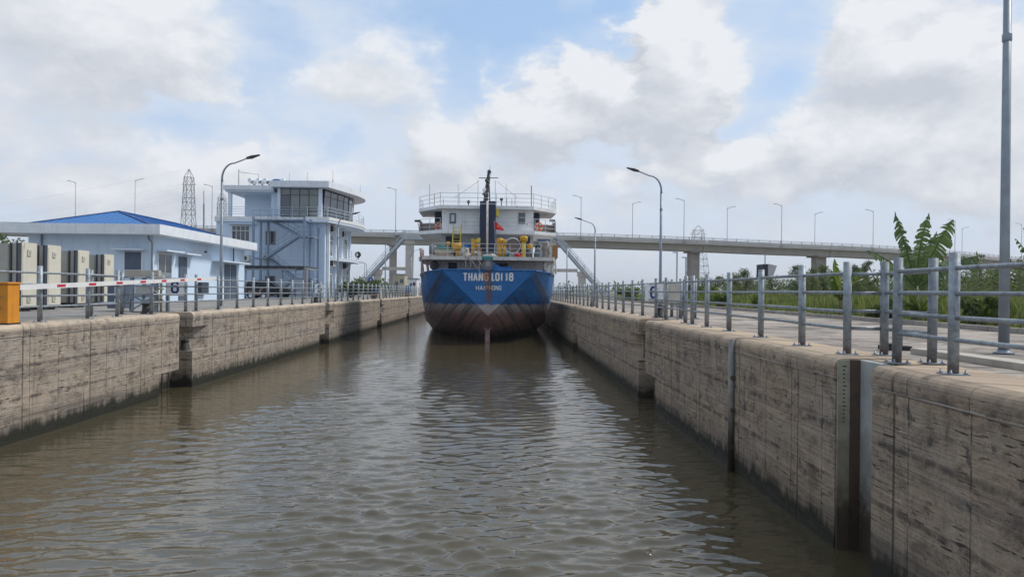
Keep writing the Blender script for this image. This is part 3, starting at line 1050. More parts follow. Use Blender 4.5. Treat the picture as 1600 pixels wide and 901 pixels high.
PC = mat('cream_pipe', (.42, .38, .30), (.30, .27, .22), 6, .6, streak=.4, rust=.05)
for k, dx in enumerate((-.22, -.05, .12)):
    MB().tube([(-13.25 + dx, 28.6 + .05 * k, GZ), (-13.25 + dx, 28.6 + .05 * k, GZ + 1.2 + .07 * k), (-13.18 + dx, 28.6, GZ + 1.30 + .05 * k), (-13.0 + dx, 28.6, GZ + 1.28)], .045, 8).build('pipe', PC, t)
for k in range(4):
    MB().lathe((-13.27 + (k % 2) * .17, 28.6, GZ + .25 + k * .27), [(.10, 0), (.10, .03), (.06, .035), (.06, .09), (.10, .095), (.10, .125)], 10).build('valve', PC, t)
MB().tube([(-13.6, 28.5, GZ + .8), (-13.4, 28.4, GZ + .95), (-13.12, 28.45, GZ + .7), (-13.08, 28.5, GZ + .3)], .025, 8).build('hose', PC, t)
for z in (.45, .9):
    MB().tube([(-13.65, 28.65, GZ + z), (-13.0, 28.65, GZ + z)], .035, 8).build('pipe', PC, t)

# ------------------------------------------------------------------ low blue-roofed building
def window_unit(parent, face, a0, a1, z0, z1, pos, nx, nz, frame, pane, fw=.05, name='window', split=None):
    """framed window; face 'y' looks to -Y at y=pos, face 'x' looks to +X at x=pos; a0..a1 along the wall"""
    fr = MB()
    B = (lambda a, b, c, d, e, f_: fr.box(a, b, pos - e, pos - f_, c, d)) if face == 'y' else (lambda a, b, c, d, e, f_: fr.box(pos + f_, pos + e, a, b, c, d))
    B(a0, a1, z0, z0 + fw, .05, .002)
    B(a0, a1, z1 - fw, z1, .05, .002)
    B(a0, a0 + fw, z0 + fw, z1 - fw, .05, .002)
    B(a1 - fw, a1, z0 + fw, z1 - fw, .05, .002)
    for i in range(1, nx):
        c = a0 + (a1 - a0) * i / nx
        B(c - fw * .4, c + fw * .4, z0 + fw, z1 - fw, .045, .002)
    if split:
        B(a0 + fw, a1 - fw, split - fw * .4, split + fw * .4, .048, .002)
    w = fr.build(name, frame, parent)
    for i in range(nx):
        for zz0, zz1 in (((z0, split), (split, z1)) if split else ((z0, z1),)):
            c0, c1 = a0 + (a1 - a0) * i / nx + .02, a0 + (a1 - a0) * (i + 1) / nx - .02
            p = MB()
            if face == 'y':
                p.box(c0, c1, pos - .02, pos - .004, zz0 + .02, zz1 - .02)
            else:
                p.box(pos + .004, pos + .02, c0, c1, zz0 + .02, zz1 - .02)
            p.build('pane', pane, w)
    return w


def ac_unit(parent, face, a, z, pos, w=.85, h=.62, d=.34):
    m = MB()
    if face == 'y':
        m.box(a, a + w, pos - d, pos - .002, z, z + h)
    else:
        m.box(pos + .002, pos + d, a, a + w, z, z + h)
    n = m.build('air_conditioner', AC, parent, bevel=.015)
    f = MB()
    ring = []
    for k in range(16):
        t_ = 2 * PI * k / 16
        ca, cz = a + w * .38 + .23 * math.cos(t_), z + h / 2 + .23 * math.sin(t_)
        ring.append((ca, pos - d - .006, cz) if face == 'y' else (pos + d + .006, ca, cz))
    f.add(ring, [tuple(range(16))])
    f.build('fan_grille', DARKMET, n)
    if face == 'x':
        MB().box(pos + .03, pos + d - .03, a - .008, a - .003, z + .06, z + h - .06).build('side_grille', DARKMET, n)


lb = thing('pump_house', (-26, 54, GZ), 'single-storey light blue building with blue hipped roof', 'building')
BX0, BX1, BY0, BY1 = -29.7, -21.8, 46.5, 63.2
WZ = 7.1
MB().box(BX0, BX1, BY0, BY1, GZ, WZ).build('wall', BLUEW, lb)
fx0, fx1, fy0, fy1 = BX0 - .95, BX1 + 1.0, BY0 - 1.3, BY1 + .3
MB().box(fx0, fx1, fy0, fy1, WZ, WZ + .12).build('eaves_slab', BLUEW2, lb)
par = MB()
par.box(fx0, fx1, fy0, fy0 + .15, WZ + .122, WZ + .62).box(fx0, fx1, fy1 - .15, fy1, WZ + .122, WZ + .62)
par.box(fx0, fx0 + .15, fy0 + .15, fy1 - .15, WZ + .122, WZ + .62).box(fx1 - .15, fx1, fy0 + .15, fy1 - .15, WZ + .122, WZ + .62)
par.build('parapet', BLUEW2, lb)
RZ0, RZ1 = WZ + .45, 8.95
rx0, rx1, ry0, ry1 = fx0 + .4, fx1 - .35, fy0 + .35, fy1 - .4
xm = -25.75
rf = MB().add([(rx0, ry0, RZ0), (rx1, ry0, RZ0), (rx1, ry1, RZ0), (rx0, ry1, RZ0), (xm, ry0 + 4.3, RZ1), (xm, ry1 - 4.3, RZ1)],
              [(0, 1, 4), (1, 2, 5, 4), (2, 3, 5), (3, 0, 4, 5)]).build('roof', ROOFB, lb)
SEAM = mat('roof_ridge_cap', (.015, .06, .24), None, 3, .5)
hp = MB()
for a, b in (((rx0, ry0, RZ0), (xm, ry0 + 4.3, RZ1)), ((rx1, ry0, RZ0), (xm, ry0 + 4.3, RZ1)), ((xm, ry0 + 4.3, RZ1), (xm, ry1 - 4.3, RZ1)), ((rx1, ry1, RZ0), (xm, ry1 - 4.3, RZ1))):
    hp.bar(Vector(a) + Vector((0, 0, .03)), Vector(b) + Vector((0, 0, .03)), .16, .05)
hp.build('ridge_cap', SEAM, rf)
rb = MB()
for k in range(1, 24):       # standing seams of the sheet roof
    x = rx0 + (rx1 - rx0) * k / 24
    tt = 1 - abs(x - xm) / ((xm - rx0) if x < xm else (rx1 - xm))
    rb.bar((x, ry0, RZ0 + .012), (x, ry0 + 4.3 * tt, RZ0 + (RZ1 - RZ0) * tt + .012), .03, .03)
    y = ry0 + (ry1 - ry0) * k / 24
    ty = min(1, min(y - ry0, ry1 - y) / 4.3)
    rb.bar((rx1, y, RZ0 + .012), (rx1 + (xm - rx1) * ty, y, RZ0 + (RZ1 - RZ0) * ty + .012), .03, .03)
rb.build('roof_seam', ROOFB, rf)
# front opening with shutter slats, awnings, side window, doors
def awning(parent, face, a0, a1, z, pos, d=.7):
    (MB().box(a0, a1, pos - d, pos - .002, z, z + .09) if face == 'y' else MB().box(pos + .002, pos + d, a0, a1, z, z + .09)).build('awning', BLUETRIM, parent)


def shutter(parent, face, a0, a1, z0, z1, pos, m=SHUT):
    f = MB()
    if face == 'y':
        f.box(a0, a1, pos - .04, pos - .002, z0, z1)
    else:
        f.box(pos + .002, pos + .04, a0, a1, z0, z1)
    d = f.build('shutter_door', m, parent)
    nsl = max(3, int((z1 - z0) / .3))
    for k in range(nsl):
        za, zb = z0 + (z1 - z0) * k / nsl + .015, z0 + (z1 - z0) * (k + 1) / nsl - .015
        s = MB()
        if face == 'y':
            s.box(a0 + .04, a1 - .04, pos - .055, pos - .041, za, zb)
        else:
            s.box(pos + .041, pos + .055, a0 + .04, a1 - .04, za, zb)
        s.build('slat', m, d)


w0, w1 = W(195, 415, BY0).x, W(221, 415, BY0).x
shutter(lb, 'y', w0, w1, 4.95, 6.05, BY0)
awning(lb, 'y', W(182, 400, BY0).x, W(228, 400, BY0).x, 6.15, BY0)
fr = MB().box(w0 - .1, w0 - .002, BY0 - .05, BY0 - .002, 4.85, 6.12).box(w1 + .002, w1 + .1, BY0 - .05, BY0 - .002, 4.85, 6.12).box(w0 - .1, w1 + .1, BY0 - .06, BY0 - .002, 4.80, 4.9)
fr.build('window_surround', BLUETRIM, lb)
fy = lambda px: -21.8 * F / (px - CX) * 1.0
window_unit(lb, 'x', 47.1, 49.1, 4.2, 6.05, BX1, 2, 1, WHITE, GLASS_G, .06)
awning(lb, 'x', 46.9, 49.6, 6.15, BX1)
shutter(lb, 'x', 50.2, 51.5, GZ, 5.95, BX1)
awning(lb, 'x', 49.9, 52.3, 6.1, BX1)
shutter(lb, 'x', 58.6, 59.8, GZ, 5.75, BX1)
shutter(lb, 'x', 60.0, 61.2, GZ, 5.75, BX1)
awning(lb, 'x', 56.0, 62.0, 5.85, BX1, .9)
MB().tube([(BX1 - .25, BY0 - .12, WZ - .0), (BX1 - .25, BY0 - .14, WZ - .2), (BX1 - .02, BY0 - .13, WZ - .45), (BX1 - .02, BY0 - .13, GZ)], .055, 8).build('downpipe', GALV_D, lb)
MB().tube([(BX0 + .9, BY0 - .1, WZ), (BX0 + .9, BY0 - .1, GZ)], .055, 8).build('downpipe', GALV_D, lb)
MB().box(BX1 + .002, BX1 + .35, 53.2, 54.6, GZ + .55, GZ + 1.35).build('louvred_unit', DARKMET, lb)
for k in range(8):
    MB().box(BX1 + .352, BX1 + .375, 53.25, 54.55, GZ + .6 + k * .09, GZ + .64 + k * .09).build('louvre', SHUT, lb)
MB().box(BX1 + .002, BX1 + .12, 54.6, 54.85, 6.45, 6.57).build('wall_light', DARKMET, lb)
MB().tube([(BX1 + .15, 60.2, 6.0), (BX1 + .15, 60.2, 8.4), (BX1 + .15, 60.2, 8.5)], .05, 8).build('flue_pipe', DARKMET, lb)
MB().lathe((BX1 + .15, 60.2, 8.35), [(.05, 0), (.14, .05), (.05, .14)], 8).build('flue_cap', DARKMET, lb)
sp = thing('solar_array', (-29.5, 49, 8), 'dark solar panels on the low roof edge', 'solar panel')
for k in range(3):
    MB().add([(-30.2, 47.2 + k * 2.1, 7.75), (-28.4, 47.2 + k * 2.1, 8.02), (-28.4, 49.2 + k * 2.1, 8.02), (-30.2, 49.2 + k * 2.1, 7.75),
              (-30.2, 47.2 + k * 2.1, 7.69), (-28.4, 47.2 + k * 2.1, 7.96), (-28.4, 49.2 + k * 2.1, 7.96), (-30.2, 49.2 + k * 2.1, 7.69)],
             [(0, 1, 2, 3), (7, 6, 5, 4), (0, 4, 5, 1), (1, 5, 6, 2), (2, 6, 7, 3), (3, 7, 4, 0)]).build('panel', GLASS_D, sp)
    MB().box(-29.3, -29.2, 47.3 + k * 2.1, 49.1 + k * 2.1, 7.5, 7.8).build('support', DARKMET, sp)

# ------------------------------------------------------------------ control tower building
tw = thing('control_tower', (-24, 85, GZ), 'light blue three-storey lock control building with curved glass lookout', 'building')
FY = 79.0
body = [(-30.3, FY), (-19.7, FY), (-19.7, 79.3), (-18.7, 79.3), (-18.6, 92.0), (-20.5, 94.5), (-30.3, 94.5)]
MB().prism(body, GZ, 10.95).build('wall', BLUEW, tw)
outl = [(-24.0, 78.3), (-18.1, 78.3), (-17.6, 80.2), (-17.1, 82.2), (-16.6, 84.2), (-16.25, 86.2), (-16.15, 88.2), (-16.4, 90.2), (-17.0, 92.0), (-18.0, 93.6), (-19.6, 95), (-24.0, 95)]
sl = [(-30.4, 78.75)] + [(-20.6, 78.75), (-20.6, 78.3)] + outl[1:-1] + [(-30.4, 95)]
MB().prism(sl, 10.952, 11.18).build('balcony_slab', BLUETRIM, tw)
MB().prism([(p[0] + (.0 if p[0] < -20 else .06), p[1]) for p in sl], 11.182, 11.5).build('slab_edge', WHITE, tw)
ro = [(-24.2, 78.0), (-18.05, 78.0)] + [(p[0] + .08, p[1]) for p in outl[2:-1]] + [(-24.2, 95.2)]
MB().prism(ro, 14.62, 15.28).build('roof', BLUEW2, tw)
cin = (-24.0, 86)
gl = [(-18.95, 79.3), (-18.65, 81), (-18.3, 82.8), (-17.95, 84.5), (-17.7, 86.2), (-17.65, 87.9), (-17.85, 89.6), (-18.4, 91.2), (-19.3, 92.6)]
core = [(-23.6, FY + .1)] + [(-19.1, FY + .1)] + [(p[0] - .55, p[1]) for p in gl[1:]] + [(-23.6, 93)]
MB().prism(core, 11.502, 14.6).build('lookout_core', DARKMET, tw)
MB().box(-23.75, -23.42, FY - .12, FY + .3, 11.502, 14.6).build('lookout_pier', BLUETRIM, tw)
MB().box(-19.35, -18.98, FY - .12, FY + .3, 11.502, 14.6).build('lookout_pier', BLUETRIM, tw)
FRM = mat('dark_frame', (.03, .04, .055), None, 5, .5)
f4 = [-23.4 + (4.03) * k / 4 for k in range(5)]
fr = MB()
for x in f4:
    fr.box(x - .035, x + .035, FY - .06, FY + .02, 11.55, 14.6)
for z in (11.52, 13.85, 12.15):
    fr.box(-23.4, -19.37, FY - .062, FY + .022, z, z + .06)
wn = fr.build('window', FRM, tw)
for k in range(4):
    for z0, z1 in ((11.58, 12.15), (12.21, 13.85), (13.91, 14.58)):
        MB().box(f4[k] + .037, f4[k + 1] - .037, FY - .02, FY + .0, z0, z1).build('pane', GLASS_D if (k == 0 and z1 < 14) else GLASS_C, wn)
cf = MB()
tilt = .2
for k, p in enumerate(gl):
    cf.bar((p[0], p[1], 11.5), (p[0] + tilt, p[1], 14.6), .07, .07)
for k in range(len(gl) - 1):
    p, q = gl[k], gl[k + 1]
    for h in (0.02, .75, 2.35, 3.05):
        e = tilt * h / 3.1
        cf.bar((p[0] + e, p[1], 11.5 + h), (q[0] + e, q[1], 11.5 + h), .06, .06)
wn = cf.build('curved_window', FRM, tw)
for k in range(len(gl) - 1):
    p, q = gl[k], gl[k + 1]
    for h0, h1 in ((.05, .72), (.78, 2.32), (2.38, 3.02)):
        e0, e1 = tilt * h0 / 3.1, tilt * h1 / 3.1
        MB().add([(p[0] + e0, p[1], 11.5 + h0), (q[0] + e0, q[1], 11.5 + h0), (q[0] + e1, q[1], 11.5 + h1), (p[0] + e1, p[1], 11.5 + h1)], [(0, 1, 2, 3)]).build('pane', GLASS_D, wn)
MB().tube([(gl[5][0] + .12, gl[5][1] - 1.2, 11.5), (gl[5][0] + .55, gl[5][1] - 1.2, 14.6)], .06, 8).build('lookout_column', WHITE, tw)
# railings of the balcony, with posts
def rail_run(parent, pts, zs, h, m, r=.022, name='balcony_rail'):
    b = MB()
    for dz in zs:
        b.tube([(p[0], p[1], p[2] + dz) for p in pts], r, 6)
    nm = b.build(name, m, parent)
    for p in pts:
        MB().tube([(p[0], p[1], p[2]), (p[0], p[1], p[2] + h)], r * 1.15, 6).build('baluster', m, nm)


bal = [(-20.4, 78.4, 11.5), (-19.3, 78.4, 11.5)] + [(p[0] - .12, p[1] + .1, 11.5) for p in outl[1:10]]
rail_run(tw, bal, (.35, .7, 1.05), 1.05, mat('pale_rail', (.55, .60, .66), None, 3, .5))
RLM = MATS['pale_rail']
rail_run(tw, [(-30.2 + k * 1.62, 78.85, 11.5) for k in range(7)], (.3, .55, .8, 1.05), 1.05, RLM)
# upper room with porch
MB().box(-28.3, -24.6, 82.0, 92, 11.502, 14.2).build('upper_wall', BLUEW, tw)
MB().box(-24.6, -23.76, 79.6, 92, 11.502, 14.2).build('upper_wall', BLUEW, tw)
MB().box(-29.4, -24.22, 79.0, 93, 14.2, 14.38).build('porch_ceiling', BLUETRIM, tw)
MB().box(-29.55, -24.22, 78.85, 93.1, 14.382, 14.85).build('porch_roof', BLUEW2, tw)
MB().box(-29.15, -28.8, 79.2, 79.55, 11.502, 14.2).build('porch_column', BLUETRIM, tw)
MB().box(-26.6, -25.2, 81.9, 81.998, 13.45, 13.6).build('lintel_vent', BLUETRIM, tw)
# front windows and door
window_unit(tw, 'y', W(366, 0, FY).x + .0, W(366, 0, FY).x + 1.95, 8.85, 10.55, FY, 4, 1, WHITE, GLASS_G, .07, split=10.0)
awning(tw, 'y', -28.9, -25.9, 10.68, FY, .5)
window_unit(tw, 'y', -25.0, -23.9, 8.5, 10.0, FY, 2, 1, GREYP, GLASS_G, .05)
window_unit(tw, 'y', -25.0, -23.9, 3.0, 5.2, FY, 2, 1, GREYP, GLASS_G, .05)
ac_unit(tw, 'y', -25.2, 6.75, FY, .95, .7)
ac_unit(tw, 'y', -27.4, 6.7, FY, .8, .7)
MB().box(-30.3, -19.7, FY - .06, FY - .002, 6.95, 7.12).build('string_course', BLUETRIM, tw)
for x in (-20.3, -19.75):
    MB().box(x, x + .16, FY - .1, FY - .002, GZ, 10.95).build('pilaster', BLUETRIM, tw)
# canal side: pilasters, windows, air conditioners, balcony
for y in (79.9, 83.2, 86.4, 91.3):
    MB().box(-18.66, -18.38, y, y + .5, GZ, 10.95).build('pilaster', BLUEW2 if y < 80 else BLUETRIM, tw)
for y0, z0, z1 in ((80.9, 3.0, 6.2), (87.6, 3.0, 6.2), (80.9, 7.45, 9.9), (84.4, 7.45, 9.9), (88.8, 7.45, 9.9), (84.4, 3.0, 6.2), (89.8, 3.0, 6.2)):
    window_unit(tw, 'x', y0, y0 + 1.5, z0, z1, -18.6, 2, 1, WHITE, GLASS_G, .07, split=z1 - .7)
for y0, z in ((80.9, 6.35), (88.0, 6.3), (80.9, 10.1), (86.5, 9.95)):
    ac_unit(tw, 'x', y0, z, -18.6, 1.1, .72, .5)
cb = [(-18.6, 80.3), (-17.9, 81.0), (-17.4, 83), (-17.0, 85.5), (-16.9, 88), (-17.1, 90.5), (-17.5, 91.6), (-18.6, 91.9)]
MB().prism(cb, 6.98, 7.2).build('balcony', BLUETRIM, tw)
MB().prism([(p[0] + .03, p[1]) for p in cb], 7.202, 7.3).build('balcony_edge', WHITE, tw)
rail_run(tw, [(p[0] - .05, p[1], 7.3) for p in cb[1:-1]], (.3, .6, .95), .95, RLM)
reel = thing('hose_reel', (-17.0, 89.5, 7.3), 'dark round reel on the tower balcony rail', 'reel')
MB().tube([(-17.0, 89.5 + .0, 7.55 + .0)] + [(-17.0, 89.5, 8.35)], .06, 6).build('stand', DARKMET, reel)
MB().tube([(-17.05 + .26 * math.cos(2 * PI * k / 16), 89.4, 8.05 + .26 * math.sin(2 * PI * k / 16)) for k in range(16)], .12, 8, closed=True).build('drum', BLACK, reel)
dv = thing('davit_arm', (-16.6, 90.5, 7.2), 'small hanging metal ladder arm at the tower balcony corner', 'davit')
MB().tube([(-17.3, 90.5, 7.15), (-16.5, 90.5, 7.15), (-16.3, 90.5, 6.95)], .07, 8).build('arm', WHITE, dv)
ld = MB()
for dx in (-.12, .12):
    ld.tube([(-16.3 + dx, 90.5, 6.95), (-16.3 + dx, 90.5, 5.3)], .03, 6)
ld.tube([(-16.42, 90.5, 5.32), (-16.18, 90.5, 5.32)], .03, 6)
ld.build('hanging_frame', STEELB, dv)
# roof clutter
for px, h, lb2 in ((452, 1.3, 'thin lightning rod over the flat lookout roof end'), (480, 1.4, 'thin lightning rod over the middle of the lookout roof'),
                   (520, 1.7, 'lightning rod on thicker base at lookout roof front'), (563, 1.0, 'short lightning rod at the rounded lookout roof end')):
    p = W(px, 284, 81 if px < 540 else 88)
    r_ = MB().tube([(p.x, p.y, 15.28), (p.x, p.y, 15.28 + h * .35)], .035, 6).tube([(p.x, p.y, 15.28 + h * .35), (p.x, p.y, 15.28 + h)], .014, 6)
    tag(r_.build('lightning_rod', DARKMET), lb2, 'rod', 'lightning rods on the tower roof')
hw = thing('water_tank', (-25.6, 84, 14.85), 'bright blue plastic tank on the tower roof', 'tank')
MB().lathe((-25.3, 84, 14.95), [(.55, 0), (.6, .1), (.6, 1.15), (.5, 1.3), (.2, 1.35)], 16).build('shell', mat('blue_plastic', (.02, .12, .36), None, 3, .35), hw)
MB().box(-26, -24.6, 83.4, 84.6, 14.852, 14.95).build('plinth', CONC, hw)
SILV = mat('stainless', (.75, .77, .80), None, 3, .2, .9)
for k, (x, lb2) in enumerate(((-28.0, 'silver roof tank nearest the tower porch mast'), (-27.1, 'silver roof tank second along from the porch mast'), (-26.3, 'silver roof tank beside the blue plastic tank'),
                              (-24.35, 'silver roof tank between blue tank and lookout'))):
    h = thing('solar_heater', (x, 83.5, 14.85), lb2, 'water heater', 'silver solar water heaters on the tower roof')
    MB().tube([(x, 82.6, 15.95), (x, 84.4, 15.95)], .24, 14).build('drum', SILV, h)
    for yy_ in (82.8, 84.2):
        MB().bar((x - .3, yy_, 14.85), (x - .05, yy_, 15.7), .04).bar((x + .3, yy_, 14.85), (x + .05, yy_, 15.7), .04).build('stand', SILV, h)
    MB().add([(x + .1, 82.6, 15.7), (x + .1, 84.4, 15.7), (x + .95, 84.4, 14.95), (x + .95, 82.6, 14.95)], [(0, 1, 2, 3)]).build('collector', GLASS_D, h)
pm = MB().tube([(-28.65, 81, 14.85), (-28.65, 81, 16.9)], .05, 8).tube([(-28.65, 81, 16.6), (-26.8, 82, 16.5), (-26.8, 82, 14.85)], .03, 6)
tag(pm.build('roof_mast', GALV_D), 'thin grey mast with crosspipe at the porch roof corner', 'mast')
# outside steel stair
st = thing('steel_stair', (-24, 77, GZ), 'blue grey zigzag steel stair on the tower front', 'stair')
SY0, SY1 = 75.9, 77.4
sx = lambda px: W(px, 400, 76.6).x
xa, xb, xc, xd = sx(399), sx(411), sx(478), sx(491)
for x in (xa, xb, xc, xd):
    for y in ((SY0, SY1 + .9) if x in (xa, xc) else (SY1 + .9,)):
        MB().box(x - .1, x + .1, y - .1, y + .1, GZ, 11.2 if x != xd else 10.4).build('column', STEELB, st)
zl = [10.95, 9.45, 7.0, 4.95, GZ]


def flight(x0, z0, x1, z1, y0, y1, n):
    f = MB()
    for y in (y0, y1):
        f.bar((x0, y, z0), (x1, y, z1), .06, .22)
    s = f.build('stringer', STEELB, st)
    for k in range(n):
        a = (k + .5) / n
        x, z = x0 + (x1 - x0) * a, z0 + (z1 - z0) * a
        MB().box(x - .15, x + .15, y0 + .035, y1 - .035, z - .01, z + .03).build('tread', STEELB, s)
    h = MB()
    for y in (y0,):
        for dz in (.5, 1.0):
            h.tube([(x0, y, z0 + dz), (x1, y, z1 + dz)], .022, 6)
        for k in range(6):
            a = k / 5
            h.tube([(x0 + (x1 - x0) * a, y, z0 + (z1 - z0) * a), (x0 + (x1 - x0) * a, y, z0 + (z1 - z0) * a + 1.0)], .018, 6)
    h.build('handrail', STEELB, s)


ym = (SY0 + SY1) / 2
pa, pb = sx(418), sx(468)
for z, x0, x1 in ((10.85, xa - .1, xc + .1), (9.15, pb, xd), (6.9, xa, pa), (4.8, pb - .6, xd)):
    q = MB().box(x0, x1, SY0, SY1 + .7, z, z + .14).build('landing', STEELB, st)
    h = MB()
    for dz in (.55, 1.05):
        h.tube([(x0, SY0 + .03, z + dz), (x1, SY0 + .03, z + dz)], .022, 6)
    k = int((x1 - x0) / .8) + 1
    for i in range(k + 1):
        h.tube([(x0 + (x1 - x0) * i / k, SY0 + .03, z + .14), (x0 + (x1 - x0) * i / k, SY0 + .03, z + 1.05)], .018, 6)
    h.build('guard', STEELB, q)
flight(pa + .3, 10.9, pb, 9.25, ym + .1, SY1 + .6, 9)
flight(pb, 9.25, pa, 7.0, SY0, ym, 11)
flight(pa, 6.95, pb - .6, 4.9, ym + .1, SY1 + .6, 10)
flight(pb - .6, 4.9, sx(433), GZ + .05, SY0, ym, 10)
# carport, car, scooter
cp = thing('carport', (-23, 70, GZ), 'flat dark carport canopy before the tower stair', 'carport')
MB().box(W(380, 418, 69).x, W(483, 418, 69).x, 67.2, 72.2, 5.78, 5.92).build('canopy', DARKMET, cp)
fb = MB()
for k in range(9):
    x = W(380, 418, 69).x + k * (W(483, 418, 69).x - W(380, 418, 69).x) / 8
    fb.box(x - .03, x + .03, 67.25, 72.15, 5.62, 5.778)
fb.build('joist', GALV_D, cp)
MB().box(W(380, 418, 69).x, W(470, 418, 69).x, 67.1, 67.198, 5.5, 5.64).build('beam', GALV_D, cp)
for px in (384, 441, 462):
    x = W(px, 440, 67.3).x
    MB().tube([(x, 67.3, GZ), (x, 67.3, 5.62)], .055, 8).build('post', GALV_D, cp)
x = W(477, 440, 67.3).x
MB().box(x - .14, x + .14, 67.3, 67.55, GZ, 5.75).build('post', mat('grey_box_post', (.30, .30, .30)), cp)
CARB = mat('car_black', (.012, .014, .018), (.016, .018, .022), 2, .18, .2, spec=.7)


def car():
    x0, y, z = W(382, 440, 70).x, 69.2, GZ
    L = 4.6
    t = thing('parked_car', (x0 + L / 2, y + .9, z), 'black car parked under the carport canopy', 'car')
    prof = [(0, .35), (.0, .95), (.12, 1.08), (1.1, 1.13), (1.95, 1.10), (3.55, 1.02), (4.35, .92), (4.55, .70), (4.58, .35)]
    b = MB()
    top = [(.15, 1.1), (.55, 1.62), (.9, 1.72), (2.1, 1.70), (2.55, 1.58), (3.35, 1.06)]
    sec = lambda pr, inset, y_: [(x0 + p[0], y_ + inset, z + p[1]) for p in pr]
    n = len(prof)
    vs = sec(prof, 0, y) + sec(prof, 0, y + 1.8)
    b.add(vs, [tuple(range(n)), tuple(reversed(range(n, 2 * n)))] + [(i, n + i, n + (i + 1) % n, (i + 1) % n) for i in range(n)])
    b.build('body', CARB, t, bevel=.05)
    c = MB()
    n = len(top)
    vs = [(x0 + p[0], y + .05 + .16 * (p[1] - 1.06) / .65, z + p[1]) for p in top] + [(x0 + p[0], y + 1.75 - .16 * (p[1] - 1.06) / .65, z + p[1]) for p in top]
    c.add(vs, [tuple(range(n)), tuple(reversed(range(n, 2 * n)))] + [(i, n + i, n + (i + 1) % n, (i + 1) % n) for i in range(n)])
    c.build('cabin', CARB, t, bevel=.04)
    for a0, a1 in ((.65, 1.35), (1.45, 2.25)):
        MB().add([(x0 + a0, y + .075, z + 1.14), (x0 + a1 + (.35 if a1 > 2 else 0), y + .075, z + 1.14), (x0 + a1, y + .17, z + 1.6), (x0 + a0 + .1, y + .17, z + 1.6)], [(0, 1, 2, 3)]).build('window', GLASS_D, t)
    for wx in (.85, 3.65):
        for wy in (y - .01, y + 1.62):
            w = MB()
            w.tube([(x0 + wx, wy, z + .34), (x0 + wx, wy + .2, z + .34)], .34, 18)
            q = w.build('wheel', RUBBER, t)
            MB().tube([(x0 + wx, wy - .006, z + .34), (x0 + wx, wy + .19, z + .34)], .21, 12).build('rim', DARKMET, q)
    MB().box(x0 + 4.3, x0 + 4.56, y + .1, y + .5, z + .72, z + .85).build('headlight', GLASS_C, t)
    MB().box(x0 + 4.3, x0 + 4.56, y + 1.3, y + 1.7, z + .72, z + .85).build('headlight', GLASS_C, t)


car()


def scooter():
    x, y, z = W(404, 450, 66.5).x, 66.0, GZ
    t = thing('scooter', (x, y, z), 'pale scooter standing in front of the black parked car', 'scooter')
    SM = mat('scooter_body', (.30, .22, .17), (.24, .18, .14), 3, .35)
    for dx, n in ((-.55, 'wheel'), (.6, 'wheel')):
        w = MB().tube([(x + dx + .22 * math.cos(2 * PI * k / 16), y, z + .27 + .22 * math.sin(2 * PI * k / 16)) for k in range(16)], .05, 8, closed=True).build(n, RUBBER, t)
        MB().tube([(x + dx, y - .03, z + .27), (x + dx, y + .03, z + .27)], .17, 10).build('rim', SILV, w)
    MB().prof_y([(x - .8, z + .62), (x - .45, z + .42), (x - .1, z + .33), (x + .28, z + .33), (x + .42, z + .9), (x + .34, z + .95), (x + .15, z + .5), (x - .1, z + .62), (x - .7, z + .78)], y - .13, y + .13).build('body', SM, t, bevel=.04)
    MB().prof_y([(x - .75, z + .79), (x - .1, z + .70), (x - .1, z + .78), (x - .7, z + .88)], y - .12, y + .12).build('seat', BLACK, t, bevel=.03)
    MB().tube([(x + .6, y, z + .27), (x + .4, y, z + .98), (x + .32, y, z + 1.05)], .035, 8).build('fork', DARKMET, t)
    MB().tube([(x + .25, y - .32, z + 1.06), (x + .36, y, z + 1.02), (x + .25, y + .32, z + 1.06)], .02, 8).build('handlebar', DARKMET, t)
    MB().ball((x + .47, y, z + .95), .09, 10).build('headlight', GLASS_C, t)


scooter()
nb = thing('notice_board', (-19.9, 65, GZ), 'teal notice board by the foot of the tower', 'sign')
xa_, xb_ = W(487, 450, 65).x, W(498, 450, 65).x
MB().box(xa_, xb_, 65, 65.05, W(490, 457, 65).z, W(490, 442, 65).z).build('board', mat('teal_board', (.03, .17, .26), (.05, .22, .30), 3, .5), nb)
for x in (xa_ + .05, xb_ - .05):
    MB().tube([(x, 65.08, GZ), (x, 65.08, W(490, 442, 65).z)], .03, 6).build('leg', GALV_D, nb)

